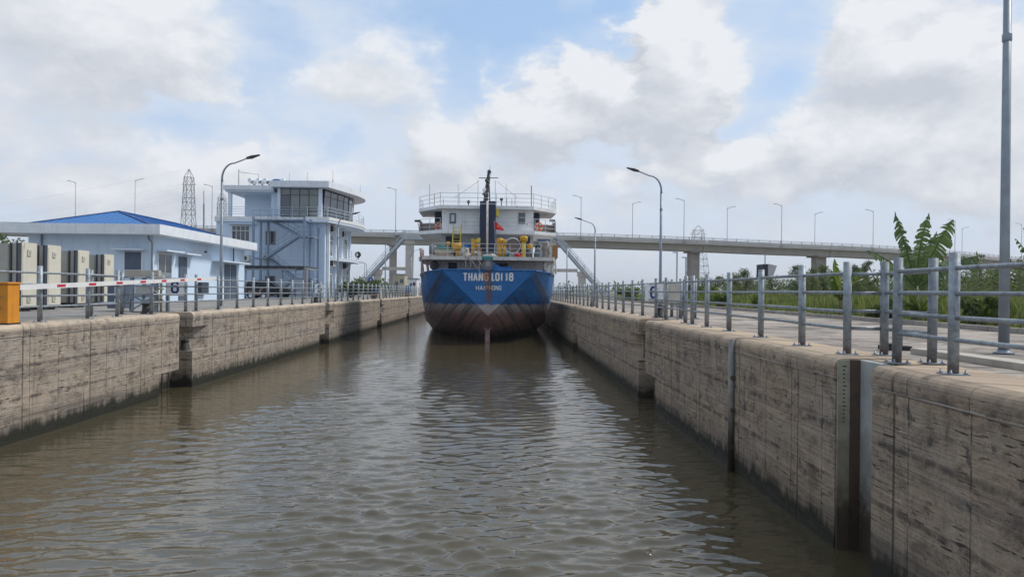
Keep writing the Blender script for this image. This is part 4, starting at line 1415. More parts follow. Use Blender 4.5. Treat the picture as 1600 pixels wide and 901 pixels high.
# ------------------------------------------------------------------ the ship
def hull_mat():
    m = bpy.data.materials.new('hull_paint')
    m.use_nodes = True
    T = NT(m.node_tree)
    P = T.n('ShaderNodeTexCoord').outputs['Object']
    x, y, z = T.sep(P)
    n1 = T.noise(P, .8, 6, .65)
    n2 = T.noise(T.vec(T.m('MULTIPLY', x, 2.2), T.m('MULTIPLY', y, 2.2), T.m('MULTIPLY', z, .45)), 1.0, 6, .68)
    n3 = T.noise(P, 5.0, 5, .7)
    # lines that follow the plate run: weathering streaks down the counter
    st_ = T.noise(T.vec(T.m('MULTIPLY', T.m('ADD', T.m('ABSOLUTE', x), T.m('MULTIPLY', z, .75)), 2.6), T.m('MULTIPLY', y, .1), 0.0), 1.0, 5, .6)
    blue = T.mix(T.ss(n1, .3, .7), (.008, .135, .38), (.010, .105, .30))
    blue = T.mix(T.ss(n2, .55, .75, 0, .5), blue, (.012, .05, .14))
    grey = T.mix(n2, (.46, .44, .44), (.25, .21, .21))
    redb = T.mix(n2, (.32, .165, .16), (.19, .11, .105))
    zz = T.m('ADD', z, T.m('MULTIPLY', T.m('SUBTRACT', n2, .5), .5))
    col = T.mix(T.ss(zz, 2.92, 2.78), blue, grey)
    col = T.mix(T.ss(zz, 2.7, 1.9), col, redb)
    col = T.mix(T.m('MULTIPLY', T.ss(st_, .46, .60, 0, .75), T.ss(y, .05, .5)), col, (.045, .04, .05))
    col = T.mix(T.ss(n3, .58, .75, 0, .4), col, (.05, .03, .025))
    # rust and weed running down the centreline from the stern roller
    ax = T.m('ABSOLUTE', T.m('ADD', T.m('SUBTRACT', x, .05), T.m('MULTIPLY', T.m('SUBTRACT', n2, .5), .35)))
    rs = T.m('MULTIPLY', T.ss(ax, .42, .12), T.m('MULTIPLY', T.ss(y, 1.2, .3), T.ss(z, 2.4, 3.4)))
    col = T.mix(T.m('MULTIPLY', rs, .7), col, T.mix(n3, (.06, .05, .03), (.16, .07, .025)))
    scr = T.noise(T.vec(T.m('MULTIPLY', x, 1.3), T.m('MULTIPLY', y, 1.3), T.m('MULTIPLY', z, 9.0)), 1.0, 5, .6)
    col = T.mix(T.ss(scr, .62, .70, 0, .45), col, (.30, .32, .36))
    rr_ = T.noise(T.vec(T.m('MULTIPLY', x, 3.5), T.m('MULTIPLY', y, 3.5), T.m('MULTIPLY', z, .6)), 1.0, 6, .7)
    col = T.mix(T.ss(rr_, .63, .74, 0, .75), col, (.17, .085, .05))
    b = T.n('ShaderNodeBsdfPrincipled', {'Base Color': col, 'Roughness': .55, 'Specular IOR Level': .4})
    seam = T.ss(T.m('ABSOLUTE', T.m('SUBTRACT', T.m('FRACT', T.m('ADD', T.m('MULTIPLY', z, .72), T.m('MULTIPLY', n1, .05))), .5)), .03, .008)
    seam = T.m('MAXIMUM', seam, T.ss(T.m('ABSOLUTE', T.m('SUBTRACT', T.m('FRACT', T.m('ADD', T.m('MULTIPLY', T.m('ABSOLUTE', x), .55), T.m('MULTIPLY', y, .12))), .5)), .022, .006))
    dent = T.noise(T.vec(T.m('MULTIPLY', x, .9), T.m('MULTIPLY', y, .9), T.m('MULTIPLY', z, 1.1)), 1.0, 3, .5)
    hh_ = T.m('ADD', T.m('ADD', T.m('MULTIPLY', dent, 2.2), T.m('MULTIPLY', st_, .4)), T.m('MULTIPLY', seam, .35))
    bp = T.n('ShaderNodeBump', {'Strength': .4, 'Distance': .08, 'Height': hh_})
    T.put(b.inputs['Normal'], bp.outputs[0])
    o = T.n('ShaderNodeOutputMaterial')
    T.t.links.new(b.outputs[0], o.inputs[0])
    return m


SX, SYY = -.70, 53.5
ship = thing('cargo_ship', (SX, SYY, 0), 'blue and rust cargo ship moored in the lock, stern towards the camera', 'ship')
HULL = hull_mat()
SW = mat('ship_white', (.78, .79, .80), (.66, .68, .70), 1.2, .55, streak=.5, rust=.15, rustcol=(.30, .20, .14))
SWR = mat('ship_white_rusty', (.64, .62, .58), (.54, .52, .50), 2.5, .6, streak=.6, rust=.26, rustcol=(.24, .13, .08))
NAVY = mat('funnel_navy', (.012, .022, .06), (.016, .028, .07), 1.5, .5)
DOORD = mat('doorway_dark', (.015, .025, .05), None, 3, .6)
YEL = mat('yellow_paint', (.58, .32, .02), (.50, .26, .02), 3, .5, streak=.4, rust=.1)
YEL2 = mat('light_yellow_paint', (.62, .50, .06), (.55, .42, .05), 3, .5, streak=.3)
BSHIP = mat('ship_blue', (.01, .13, .40), None, 2, .5)
CANV = mat('cream_canvas', (.50, .47, .38), (.38, .36, .28), 4, .85, streak=.4, bump=.4)
CANVG = mat('green_canvas', (.02, .10, .09), (.03, .13, .11), 4, .85, bump=.4)
GREYD = mat('grey_tarp', (.16, .18, .20), (.10, .12, .14), 3, .8, bump=.5)
RUSTP = mat('rusty_pink_post', (.42, .33, .30), (.28, .20, .17), 4, .7, rust=.15)
BROWN = mat('brown_crate', (.34, .17, .07), (.24, .12, .05), 6, .8)
ROPE = mat('old_rope', (.46, .43, .38), (.30, .28, .25), 9, .95, bump=.6)
ORB = mat('lifebuoy_orange', (.75, .16, .04), None, 3, .5)

SEC = [  # distance from transom, then (half breadth, height) from sheer to keel
    (0.0, [(3.40, 5.36), (2.72, 4.70), (2.04, 4.03), (1.36, 3.37), (.68, 2.72), (0, 2.06), (0, 2.05)]),
    (1.0, [(4.10, 5.30), (3.68, 4.42), (3.0, 3.45), (2.2, 2.62), (1.25, 1.85), (.15, 1.3), (0, 1.25)]),
    (2.5, [(4.80, 5.22), (4.58, 4.10), (4.0, 2.98), (3.0, 2.0), (1.7, 1.15), (.3, .55), (0, .45)]),
    (5.0, [(5.30, 5.12), (5.15, 3.95), (4.6, 2.85), (3.5, 1.85), (1.9, 1.0), (.35, .1), (0, -.1)]),
    (8.5, [(5.55, 5.03), (5.5, 3.72), (5.33, 2.52), (4.75, 1.5), (3.35, .68), (1.0, -.2), (0, -.5)]),
    (13., [(5.6, 5.0), (5.6, 3.5), (5.56, 2.2), (5.35, 1.05), (4.5, .38), (2.2, -.5), (0, -1.0)]),
    (20., [(5.6, 5.0), (5.6, 3.5), (5.6, 1.9), (5.56, .7), (5.2, -.05), (3, -1.0), (0, -1.4)]),
    (28., [(5.6, 5.0), (5.6, 3.5), (5.6, 2.0), (5.58, .5), (5.3, -.8), (3, -1.5), (0, -1.5)]),
    (62., [(5.6, 4.6), (5.6, 3.5), (5.6, 2.0), (5.6, .5), (5.5, -.9), (3, -1.5), (0, -1.5)]),
    (70., [(4.6, 5.6), (4.4, 3.9), (4.0, 2.2), (3.6, .6), (3.2, -.9), (1.5, -1.5), (0, -1.5)]),
    (77., [(.4, 6.4), (.3, 4.6), (.25, 2.6), (.2, .7), (.15, -.8), (.1, -1.5), (0, -1.5)])]


def build_hull():
    # refine lengthwise with smooth interpolation
    ts = [s[0] for s in SEC]
    A = np.array([s[1] for s in SEC])
    tt = np.concatenate([np.linspace(0, 13, 29), np.array([16, 20, 24, 28, 40, 62, 66, 70, 74, 77])])
    B = np.stack([np.stack([np.interp(tt, ts, A[:, i, k]) for k in (0, 1)], -1) for i in range(7)], 1)
    for _ in range(2):   # soften the stern only
        Bs = B.copy()
        Bs[1:28] = (B[:27] + 2 * B[1:28] + B[2:29]) / 4
        B = Bs
    m = MB()
    vs, fs = [], []
    k = 7
    for i, t_ in enumerate(tt):
        for sgn in (-1, 1):
            for j in range(k):
                vs.append((SX + sgn * B[i, j, 0], SYY + t_, B[i, j, 1]))
    for i in range(len(tt) - 1):
        for s_ in range(2):
            for j in range(k - 1):
                a = i * 2 * k + s_ * k + j
                q = (a, a + 1, a + 1 + 2 * k, a + 2 * k)
                fs.append(q if s_ == 0 else tuple(reversed(q)))
    m.add(vs, fs, True)
    tp = [vs[j] for j in range(k)] + [vs[k + j] for j in reversed(range(k - 1))]
    m.add(tp, [tuple(range(len(tp)))])
    m.build('hull', HULL, ship)
    # rubbing strakes along knuckle
    rub = MB()
    for sgn in (-1, 1):
        rub.tube([(SX + sgn * (B[i, 0, 0] + .02), SYY + tt[i], B[i, 0, 1] - .02) for i in range(0, 34)], .06, 6)
    rub.tube([(SX - 3.4, SYY - .03, 5.36), (SX + 3.4, SYY - .03, 5.36)], .055, 6)
    rub.build('rubbing_strake', BSHIP, ship)
    for sgn in (-1, 1):
        kn = MB().tube([(SX + sgn * 3.4, SYY, 5.36), (SX + sgn * .02, SYY - .01, 2.06)], .03, 6)
        kn.build('transom_edge', HULL, ship)
    deck = MB()
    n = len(tt)
    dv_, df_ = [], []
    for i in range(n):
        dv_ += [(SX - B[i, 1, 0], SYY + tt[i] + .05, B[i, 0, 1] - .85), (SX + B[i, 1, 0], SYY + tt[i] + .05, B[i, 0, 1] - .85)]
    for i in range(n - 1):
        df_.append((2 * i, 2 * i + 1, 2 * i + 3, 2 * i + 2))
    deck.add(dv_, df_)
    deck.build('main_deck', mat('deck_red', (.16, .06, .05), None, 2, .8), ship)


build_hull()
MB().box(SX - .17, SX + .17, SYY + 1.55, SYY + 2.9, -1.5, 1.35).build('rudder_post', mat('rudder_paint', (.24, .14, .13), (.33, .25, .23), 2, .7, streak=.5), ship, bevel=.05)
MB().box(SX - .32, SX + .32, SYY + 1.5, SYY + 2.4, 1.0, 1.12).build('rudder_guard', MATS['rudder_paint'], ship)
LET = mat('ship_lettering', (.72, .74, .76), (.60, .60, .58), 6, .6, streak=.2)
LETR = mat('rusty_lettering', (.50, .22, .07), (.55, .36, .22), 5, .7)


def ship_text(ch, x0, x1, y0, y1, m, stroke):
    Yt = SYY
    p, q = W(x0, y1, Yt), W(x1, y0, Yt)
    glyph('ship_name_letter', ch, m, ship, (p.x, Yt - .004, p.z), (1, 0, 0), (0, 0, 1), (0, -1, 0), q.x - p.x, stroke, q.z - p.z, .02)


name_px = [('T', 723.5, 730.5), ('H', 731.5, 738.5), ('A', 739, 746.8), ('N', 747.6, 755), ('G', 756, 763.6), ('L', 768, 773), ('O', 773.6, 780.8), ('I', 782.4, 785.4), ('1', 789.5, 793.4), ('8', 795, 802.4)]
for ch, a, b in name_px:
    ship_text(ch, a, b, 426, 439, LETR if ch == 'G' else LET, .115)
for ch, a, b in [('H', 743.5, 748.6), ('A', 749.4, 754.6), ('I', 755.6, 757), ('P', 758.6, 763), ('H', 763.8, 768.4), ('O', 769, 773.6), ('N', 774.2, 778.6), ('G', 779.2, 783.6)]:
    ship_text(ch, a, b, 446, 453.2, LETR if (ch == 'P' or a == 763.8) else LET, .05)

# boat deck, houses
BD = 6.12


def sxp(px, Y):
    return W(px, 400, Y).x


def szp(py, Y, px=764):
    return W(px, py, Y).z


dk = [(sxp(663, 54.6), 54.6), (sxp(866, 54.6), 54.6), (SX + 5.35, 57), (SX + 5.5, 67), (SX - 5.5, 67), (SX - 5.35, 57)]
MB().prism(dk, BD, BD + .26).build('boat_deck', SWR, ship)
# deck house under the boat deck: aft wall panels and doors
MB().box(SX - 3.9, SX + 4.3, 57.4, 66, 4.3, BD - .002).build('deck_house', SW, ship)
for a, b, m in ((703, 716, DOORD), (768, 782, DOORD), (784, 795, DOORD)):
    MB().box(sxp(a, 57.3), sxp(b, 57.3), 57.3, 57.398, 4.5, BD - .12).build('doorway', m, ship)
for a in (696, 720, 734, 748, 797, 812, 822, 833):
    MB().box(sxp(a, 57.3), sxp(a, 57.3) + .09, 57.3, 57.398, 4.5, BD - .02).build('stiffener', SW, ship)
MB().add([(sxp(793, 57.2), 57.28, BD - .05), (sxp(807, 57.2), 57.28, 4.9), (sxp(793, 57.2), 57.28, 4.9), (sxp(793, 57.2), 57.36, BD - .05), (sxp(807, 57.2), 57.36, 4.9), (sxp(793, 57.2), 57.36, 4.9)],
         [(0, 1, 2), (5, 4, 3), (0, 3, 4, 1), (1, 4, 5, 2), (2, 5, 3, 0)]).build('ladder_gusset', CANVG, ship)
for k in range(5):
    a = 836 + k * 5
    MB().box(sxp(a, 57.6), sxp(a + 2.4, 57.6), 57.5, 57.7, 4.6, BD - .01).build('locker_panel', GREYD if k % 2 else SW, ship)
# stern roller drum with teal guard, mooring fenders
MB().tube([(SX - .05, SYY - .25, 5.72), (SX - .05, SYY + .5, 5.72)], .40, 18).build('stern_drum', mat('drum_grey', (.10, .11, .13), (.16, .15, .16), 4, .6, rust=.1), ship)
MB().tube([(SX - .05, SYY - .27, 5.78), (SX - .05, SYY - .2, 5.78)], .2, 14).build('drum_hub', mat('drum_hub', (.30, .28, .30), None, 4, .6), ship)
MB().box(SX - .5, SX + .32, SYY - .1, SYY + .55, 6.05, 6.35).build('drum_guard', mat('teal_paint', (.03, .16, .18), (.05, .2, .2), 4, .6), ship, bevel=.06)
hh = MB()
hh.tube([(SX - .55 + .16 * math.sin(PI * k / 8) * -1, SYY - .12, 5.95 - .9 * k / 8) for k in range(9)], .03, 6)
hh.build('hose', ROPE, ship)
MB().prof_y([(SX + .28, 5.36), (SX + 1.3, 5.36), (SX + .28, 5.95)], SYY + .02, SYY + .12).build('bulwark_bracket', BSHIP, ship)
MB().box(SX + .95, SX + 1.7, SYY + .4, SYY + .9, 5.2, 5.62).build('blue_box', BSHIP, ship)
rp = MB()
for pts in ([(722, 391), (727, 399), (734, 404), (741, 411), (746, 419)], [(727, 392), (728, 404), (729, 418)], [(733, 404), (737, 415), (733, 420)], [(744, 401), (750, 410), (757, 419)], [(745, 393), (750, 399), (756, 397)]):
    rp.tube([W(p[0], p[1], 54.45 if p[1] > 398 else 54.6) for p in pts], .035, 6)
rp.build('mooring_rope', ROPE, ship)
# davits at both quarters
for pts, r, m in (([(660, 434), (660.5, 404)], .07, RUSTP), ([(664, 432), (661, 404)], .06, RUSTP), ([(671, 428), (668, 404)], .10, RUSTP), ([(660.5, 404), (659.5, 388)], .13, RUSTP), ([(663, 404), (663, 390)], .06, RUSTP)):
    MB().tube([(W(p[0], p[1], 55.6)) for p in pts], r, 8).build('davit_post', m, ship)
for pts in ([(857, 424), (853, 420), (852.5, 413), (856, 406), (858, 402)], [(865, 429), (864, 420), (866.5, 412), (867, 403)], [(870, 428), (870, 404)]):
    MB().tube([W(p[0], p[1], 55.8) for p in pts], .13 if pts[0][0] < 869 else .06, 8).build('davit_post', SW, ship)
MB().tube([W(851, 402, 55.8), W(872, 402, 55.8)], .1, 8).build('davit_beam', SW, ship)
MB().box(sxp(657, 55.6), sxp(672, 55.6), 55.5, 55.8, szp(407, 55.6), szp(403, 55.6)).build('davit_beam', RUSTP, ship)
MB().ball((sxp(681, 57), 57, 5.75), .38, 12, 1.0).build('fender_ball', GREYD, ship)
# main house (boat deck to bridge deck), bridge house, compass deck
H1x0, H1x1 = sxp(693, 59.5), sxp(836, 59.5)
MB().box(H1x0, H1x1, 59.5, 68, BD + .262, 8.35).build('lower_house', mat('ship_grey_shaded', (.44, .48, .53), (.36, .40, .45), 1.2, .6, streak=.35, rust=.03), ship)  # shaded look of this wall is put into its grey
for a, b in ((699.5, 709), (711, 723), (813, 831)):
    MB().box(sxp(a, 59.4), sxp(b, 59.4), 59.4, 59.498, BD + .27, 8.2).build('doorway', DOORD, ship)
bd = [(sxp(690, 58.2), 58.2), (sxp(838, 58.2), 58.2), (SX + 5.6, 60.0), (SX + 5.6, 66), (SX - 5.6, 66), (SX - 5.6, 60.0)]
MB().prism(bd, 8.36, 8.62).build('bridge_deck', SW, ship)
MB().box(sxp(693, 59.2), sxp(836, 59.2), 59.2, 67, 8.622, 10.35).build('bridge_house', SW, ship)
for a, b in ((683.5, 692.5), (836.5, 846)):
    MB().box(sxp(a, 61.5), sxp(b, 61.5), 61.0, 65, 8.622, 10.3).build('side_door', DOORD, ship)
for a, b, c, d in ((705, 715, 334, 350), (812.5, 823, 332, 349)):
    x0, x1, z0, z1 = sxp(a, 59.2), sxp(b, 59.2), szp(d, 59.2), szp(c, 59.2)
    w = MB().box(x0, x1, 59.13, 59.198, z0, z1).build('window', mat('window_rim', (.13, .16, .19), None, 4, .6), ship)
    MB().box(x0 + .13, x1 - .13, 59.10, 59.128, z0 + .16, z1 - .13).build('pane', GLASS_G if a > 800 else mat('pale_blind', (.62, .64, .66), None, 3, .3), w)
cd = [(sxp(690, 58.6), 58.6), (sxp(836, 58.6), 58.6), (SX + 5.75, 61.6), (SX + 5.75, 66), (SX - 5.75, 66), (SX - 5.75, 61.6)]
MB().prism(cd, 10.36, 10.62).build('compass_deck', SW, ship)
vx = mat('ship_rail', (.52, .54, .55), (.42, .42, .42), 4, .6, rust=.1)


def ship_rail(name, pts, zs, h):
    rail_run(ship, pts, zs, h, vx, .02, name)


def along(poly, step):
    out = []
    for a, b in zip(poly[:-1], poly[1:]):
        a, b = Vector(a), Vector(b)
        n = max(1, round((b - a).length / step))
        out += [tuple(a.lerp(b, k / n)) for k in range(n)]
    return out + [tuple(poly[-1])]


ship_rail('top_rail', along([(SX - 5.7, 65.8, 10.62), (SX - 5.7, 61.65, 10.62), (cd[0][0], 58.65, 10.62), (cd[1][0], 58.65, 10.62), (SX + 5.7, 61.65, 10.62), (SX + 5.7, 65.8, 10.62)], 1.45), (.3, .62, .98), .98)
ship_rail('bridge_rail', along([(SX - 5.55, 65, 8.62), (SX - 5.55, 60.05, 8.62), (bd[0][0], 58.25, 8.62)], 1.1), (.3, .6, .95), .95)
ship_rail('bridge_rail', along([(bd[1][0], 58.25, 8.62), (SX + 5.55, 60.05, 8.62), (SX + 5.55, 65, 8.62)], 1.1), (.3, .6, .95), .95)
ship_rail('bridge_rail', along([(sxp(724, 58.2), 58.25, 8.62), (sxp(751, 58.2), 58.25, 8.62)], 1.3), (.35, .65, 1.0), 1.0)
ship_rail('bridge_rail', along([(sxp(776, 58.2), 58.25, 8.62), (sxp(836, 58.2), 58.25, 8.62)], 2.9), (.35, .65, 1.05), 1.05)
ship_rail('boat_deck_rail', along([(sxp(676, 54.7), 54.7, BD + .26), (sxp(846, 54.7), 54.7, BD + .26)], 1.2), (.32, .62, .95), .95)
for s_ in (-1, 1):
    for k in range(5):
        MB().box(SX + s_ * 5.5 - .04, SX + s_ * 5.5 + .04, 60.2 + k * 1.15, 61.2 + k * 1.15, 8.64, 9.45).build('weather_cloth', GREYD if k % 2 else mat('faded_cloth', (.30, .26, .24), None, 5, .9), ship)
    MB().box(SX + s_ * 4.5 - .9, SX + s_ * 4.5 + .9, 60.9, 60.96, 8.64, 9.35).build('weather_cloth', MATS['faded_cloth'], ship)
# ladders
ld = MB()
for px in (711, 723):
    ld.tube([W(px - 2.0, 386, 57.6), W(px + .5, 351, 58.4)], .05, 6)
for k in range(7):
    a = k / 7
    ld.tube([W(709 + 2.5 * a, 386 - 35 * a, 57.6 + .8 * a), W(721 + 2.5 * a, 386 - 35 * a, 57.6 + .8 * a)], .025, 6)
ld.build('boat_deck_ladder', YEL2, ship)
# funnel, exhaust, mast
f0, f1 = sxp(751, 57), sxp(776, 57)
MB().box(f0, f1, 57.0, 58.15, BD + .262, szp(314, 57)).build('funnel', NAVY, ship, bevel=.05)
MB().box(f0 + .03, f1 - .03, 56.95, 56.998, szp(319.5, 57), szp(317.5, 57)).build('funnel_band', mat('band_grey', (.35, .38, .42), None, 3, .6), ship)
MB().tube([W(763, 395, 56.8), W(763.3, 314, 56.8)], .085, 8).build('exhaust_pipe', SWR, ship)
MB().box(f1 + .02, f1 + .25, 57.1, 57.6, szp(338, 57.2), szp(326, 57.2)).build('funnel_box', YEL2, ship)
ms = MB()
ms.tube([W(762, 318, 60), W(763.5, 300, 60.2), W(766, 285, 60.4), W(768, 268.5, 60.5)], .21, 8, .14)
ms.tube([W(769, 316, 60.2), W(768, 290, 60.5)], .05, 6)
for k in range(6):
    y = 313 - k * 6
    ms.tube([W(762.4 + k * .6, y, 60.1), W(769, y - 2, 60.3)], .04, 6)
ms.build('mast', DARKMET, ship)
for (px, py, r) in ((761, 297, .18), (765, 289, .13), (768, 268.5, .16), (764, 282, .14), (759, 303, .10)):
    p = W(px, py, 60.2)
    MB().lathe((p.x, p.y, p.z - r), [(r * .7, 0), (r, r * .5), (r, r * 1.4), (r * .5, r * 2)], 10).build('mast_light', DARKMET if py != 297 else SW, ship)
MB().tube([W(752, 278.3, 60.3), W(782, 278, 60.3)], .035, 6).build('yard_arm', DARKMET, ship)
MB().tube([W(768.5, 268, 60.5), W(769.6, 259, 60.5)], .015, 5).build('whip_aerial', DARKMET, ship)
for px, y0, y1, r in ((675.5, 316, 288, .016), (683, 320, 304, .025), (834.5, 322, 290, .035), (795, 318, 287, .012), (720, 316, 287, .012), (751, 312, 281, .016), (778, 312, 282, .016), (697, 320, 311, .02), (796, 320, 309, .02), (804, 318, 311, .02)):
    MB().tube([W(px, y0 + 6, 61.5), W(px, y1, 61.5)], r, 5).build('whip_aerial', DARKMET, ship)
for a, b in (((752, 283), (714, 309)), ((780, 283), (812, 309))):
    MB().tube([W(*a, 60.3), W(*b, 61)], .012, 5).build('stay_wire', DARKMET, ship)
for px, py in ((735.5, 315.5), (787, 311.5)):
    p = W(px, py, 60)
    m_ = MB().tube([(p.x, p.y, 10.6), (p.x, p.y, p.z)], .04, 6)
    q = m_.build('compass_post', DARKMET, ship)
    MB().ball(p, .14, 10).build('compass_ball', DARKMET, q)
for px, py in ((656.5, 345.5), (867, 344.5)):
    p = W(px, py, 60)
    MB().box(p.x - .25, p.x + .2, p.y - .1, p.y + .1, p.z - .08, p.z + .08).tube([(p.x, p.y, p.z), (p.x + (.15 if px < 700 else .15), p.y, 8.62)], .025, 6).build('search_light', DARKMET, ship)
# deck gear: each piece standing on the boat deck is a thing of its own
DZ = BD + .262


def cyl_vent(name, px, py0, py1, r, Y, m, label, head=None, cat='ventilator', hm=None):
    x = sxp(px, Y)
    zt = szp(py0, Y)
    t = thing(name, (x, Y, DZ), label, cat)
    hh_ = (zt - DZ)
    MB().lathe((x, Y, DZ), [(r, 0), (r, hh_ - (.42 if head else 0))], 14).build('stem', m, t)
    if head:
        MB().lathe((x, Y, DZ + hh_ - .42), [(r, 0), (head, .02), (head, .34), (head * .8, .40), (.05, .43)], 16).build('cap', hm or m, t)
    return t


cyl_vent('mushroom_vent', 818, 368, 399, .17, 55.6, YEL2, 'tall yellow mushroom vent on the boat deck', .31, hm=YEL)
cyl_vent('mushroom_vent', 827.5, 380, 399, .20, 55.9, GREYD, 'short yellow-capped grey vent beside the tall mushroom vent', .21, hm=YEL)
cyl_vent('mushroom_vent', 781, 372, 399, .22, 55.8, YEL, 'stepped yellow vent beside the funnel and flag', .27)
cyl_vent('mushroom_vent', 788, 374, 399, .09, 55.6, YEL, 'thin yellow vent pipe beside the grey reel', .13)
cyl_vent('mushroom_vent', 700, 378, 392, .13, 56.2, YEL, 'small yellow vent above the green covered boat', .17)
t = thing('deck_winch', (sxp(714, 56), 56, DZ), 'yellow winch drum below the boat deck ladder', 'winch')
MB().tube([(sxp(707, 56), 56, szp(386, 56)), (sxp(721, 56), 56, szp(386, 56))], .33, 14).build('drum', YEL, t)
MB().box(sxp(712, 56), sxp(719, 56), 55.8, 56.2, DZ, szp(389, 56)).build('pedestal', YEL, t)
t = thing('deck_crane', (sxp(743, 56.2), 56.2, DZ), 'yellow crane base with boxes against the funnel', 'crane')
MB().box(sxp(736, 56), sxp(741, 56), 55.8, 56.3, DZ, szp(373, 56)).build('column', YEL, t, bevel=.03)
MB().box(sxp(741, 56.3), sxp(750, 56.3), 56.1, 56.5, szp(386, 56), szp(380, 56)).build('motor_box', YEL, t, bevel=.03)
MB().prof_y([(sxp(741, 56.3), szp(378, 56)), (sxp(750, 56.3), szp(379, 56)), (sxp(750, 56.3), szp(371, 56)), (sxp(745, 56.3), szp(372.5, 56))], 56.1, 56.6).build('jib_foot', YEL2, t)
MB().box(sxp(742, 56), sxp(752, 56), 55.9, 56.3, DZ, szp(388, 56)).build('gear_case', BROWN, t, bevel=.03)
t = thing('oil_drum', (sxp(731, 56.4), 56.4, DZ), 'blue barrel beside the yellow crane base', 'barrel')
MB().lathe((sxp(731, 56.4), 56.4, DZ), [(.29, 0), (.29, .3), (.31, .32), (.29, .34), (.29, .66), (.31, .68), (.29, .7), (.29, .98)], 16).build('shell', BSHIP, t)
t = thing('hose_reel', (sxp(800, 56), 56, DZ), 'big round grey reel with pale rim on the boat deck', 'reel')
c = W(801, 384, 55.9)
MB().tube([(c.x, 55.75, c.z), (c.x, 56.25, c.z)], .50, 22).build('drum', mat('reel_grey', (.13, .12, .12), (.20, .14, .11), 3, .7), t)
MB().tube([(c.x + .58 * math.cos(2 * PI * k / 28), 55.7, c.z + .58 * math.sin(2 * PI * k / 28)) for k in range(28)], .03, 6, closed=True).build('rim', SW, t)
MB().bar((c.x - .3, 56, DZ), (c.x, 56, c.z), .08).bar((c.x + .3, 56, DZ), (c.x, 56, c.z), .08).build('stand', DARKMET, t)


def boat():
    x0, x1, Y = sxp(673, 56), sxp(713, 56), 56.2
    t = thing('covered_boat', ((x0 + x1) / 2, Y, DZ), 'small boat under cream and green canvas on the boat deck', 'boat')
    n, k = 14, 9
    vs, fs = [], []
    for i in range(n):
        u = i / (n - 1)
        r = .42 * (1 - abs(2 * u - 1) ** 3) + .03
        for j in range(k):
            a = PI + PI * j / (k - 1)
            vs.append((x0 + (x1 - x0) * u, Y + r * 1.25 * math.cos(a), DZ + .56 + r * 1.25 * math.sin(a) * (.95 + .05 * math.sin(9 * u))))
    for i in range(n - 1):
        for j in range(k - 1):
            a = i * k + j
            fs.append((a, a + 1, a + k + 1, a + k))
    MB().add(vs, fs, True).build('hull', CANV, t)
    vs = []
    for i in range(n):
        u = i / (n - 1)
        r = .42 * (1 - abs(2 * u - 1) ** 3) + .03
        for j in range(k):
            a = PI * j / (k - 1)
            vs.append((x0 + (x1 - x0) * u, Y + r * 1.3 * math.cos(a), DZ + .545 + (r * .55 + .18 * math.exp(-((u - .38) / .25) ** 2) + .03 * math.sin(22 * u)) * math.sin(a)))
    MB().add(vs, fs, True).build('canvas_cover', CANVG, t)
    MB().box(x0 - .1, x1 - .2, Y - .45, Y - .35, DZ + .0, DZ + .2).build('cradle', RUSTP, t)
    MB().tube([(x0 + .1, Y - .6, DZ + .55), (x1 - .1, Y - .62, DZ + .5)], .03, 6).build('grab_line', ROPE, t)
    MB().tube([(x0 - .12, Y, DZ + .55), (x0 + .25, Y, DZ + .55)], .40, 12).build('end_bundle', GREYD, t)


boat()


def lump(name, px0, px1, py0, py1, Y, m, label, cat, seed, rough=.28, part='cover'):
    """heap of canvas, net or rope with a creased outline"""
    x0, x1, zt = sxp(px0, Y), sxp(px1, Y), szp(py0, Y)
    zb = max(DZ, szp(py1, Y))
    r = np.random.default_rng(seed)
    n, k = 16, 9
    vs, fs = [], []
    for i in range(k):
        e = i / (k - 1) * PI / 2
        for j in range(n):
            a = 2 * PI * j / n
            q = 1 + r.uniform(-rough, rough * .4)
            vs.append(((x0 + x1) / 2 + (x1 - x0) / 2 * math.cos(a) * math.cos(e) ** .5 * q, Y + .38 * math.sin(a) * math.cos(e) ** .5 * q, zb + (zt - zb) * math.sin(e) * (1 + r.uniform(-rough, rough) * .6)))
    for i in range(k - 1):
        for j in range(n):
            fs.append((i * n + j, i * n + (j + 1) % n, (i + 1) * n + (j + 1) % n, (i + 1) * n + j))
    o = MB().add(vs, fs, True).build(name, m)
    tag(o, label, cat)


lump('rope_heap', 716, 736, 389, 404, 55.3, ROPE, 'tangled white rope heap under the ladder', 'rope', 1, .5)
lump('rope_heap', 738, 752, 394, 404, 55.2, ROPE, 'low rope heap left of the exhaust pipe', 'rope', 2, .5)
lump('rope_heap', 753, 778, 397, 404, 55.1, mat('pale_canvas', (.60, .60, .55), None, 4, .9), 'flat pale bundle on the deck edge below funnel', 'bundle', 3, .4)
lump('red_bundle', 803, 814, 395.5, 404, 55.1, mat('red_cloth', (.5, .02, .04), None, 4, .8), 'red bundle on the deck by the tall yellow vent', 'bundle', 4, .3)
lump('green_bundle', 790, 797, 395.5, 404, 55.2, CANVG, 'small green bundle at the foot of the grey reel', 'bundle', 5, .3)
lump('tarpaulin_heap', 834, 849, 387, 404, 55.6, GREYD, 'grey tarpaulin heap near the starboard davits', 'tarpaulin', 6, .3)
lump('tarpaulin_heap', 835, 848, 379, 396, 56.8, mat('dark_tarp', (.05, .065, .08), None, 4, .8), 'dark tarpaulin heap behind the grey one', 'tarpaulin', 7, .25)
lump('rope_heap', 849, 859, 381, 404, 55.9, mat('brown_net', (.26, .20, .18), (.5, .46, .42), 9, .9), 'brown and white net hanging by the starboard davits', 'net', 8, .6)
t = thing('wire_crate', (sxp(867, 56), 56, DZ), 'orange-brown crate at the starboard deck corner', 'crate')
x0, x1 = sxp(863.5, 55.7), sxp(871, 55.7)
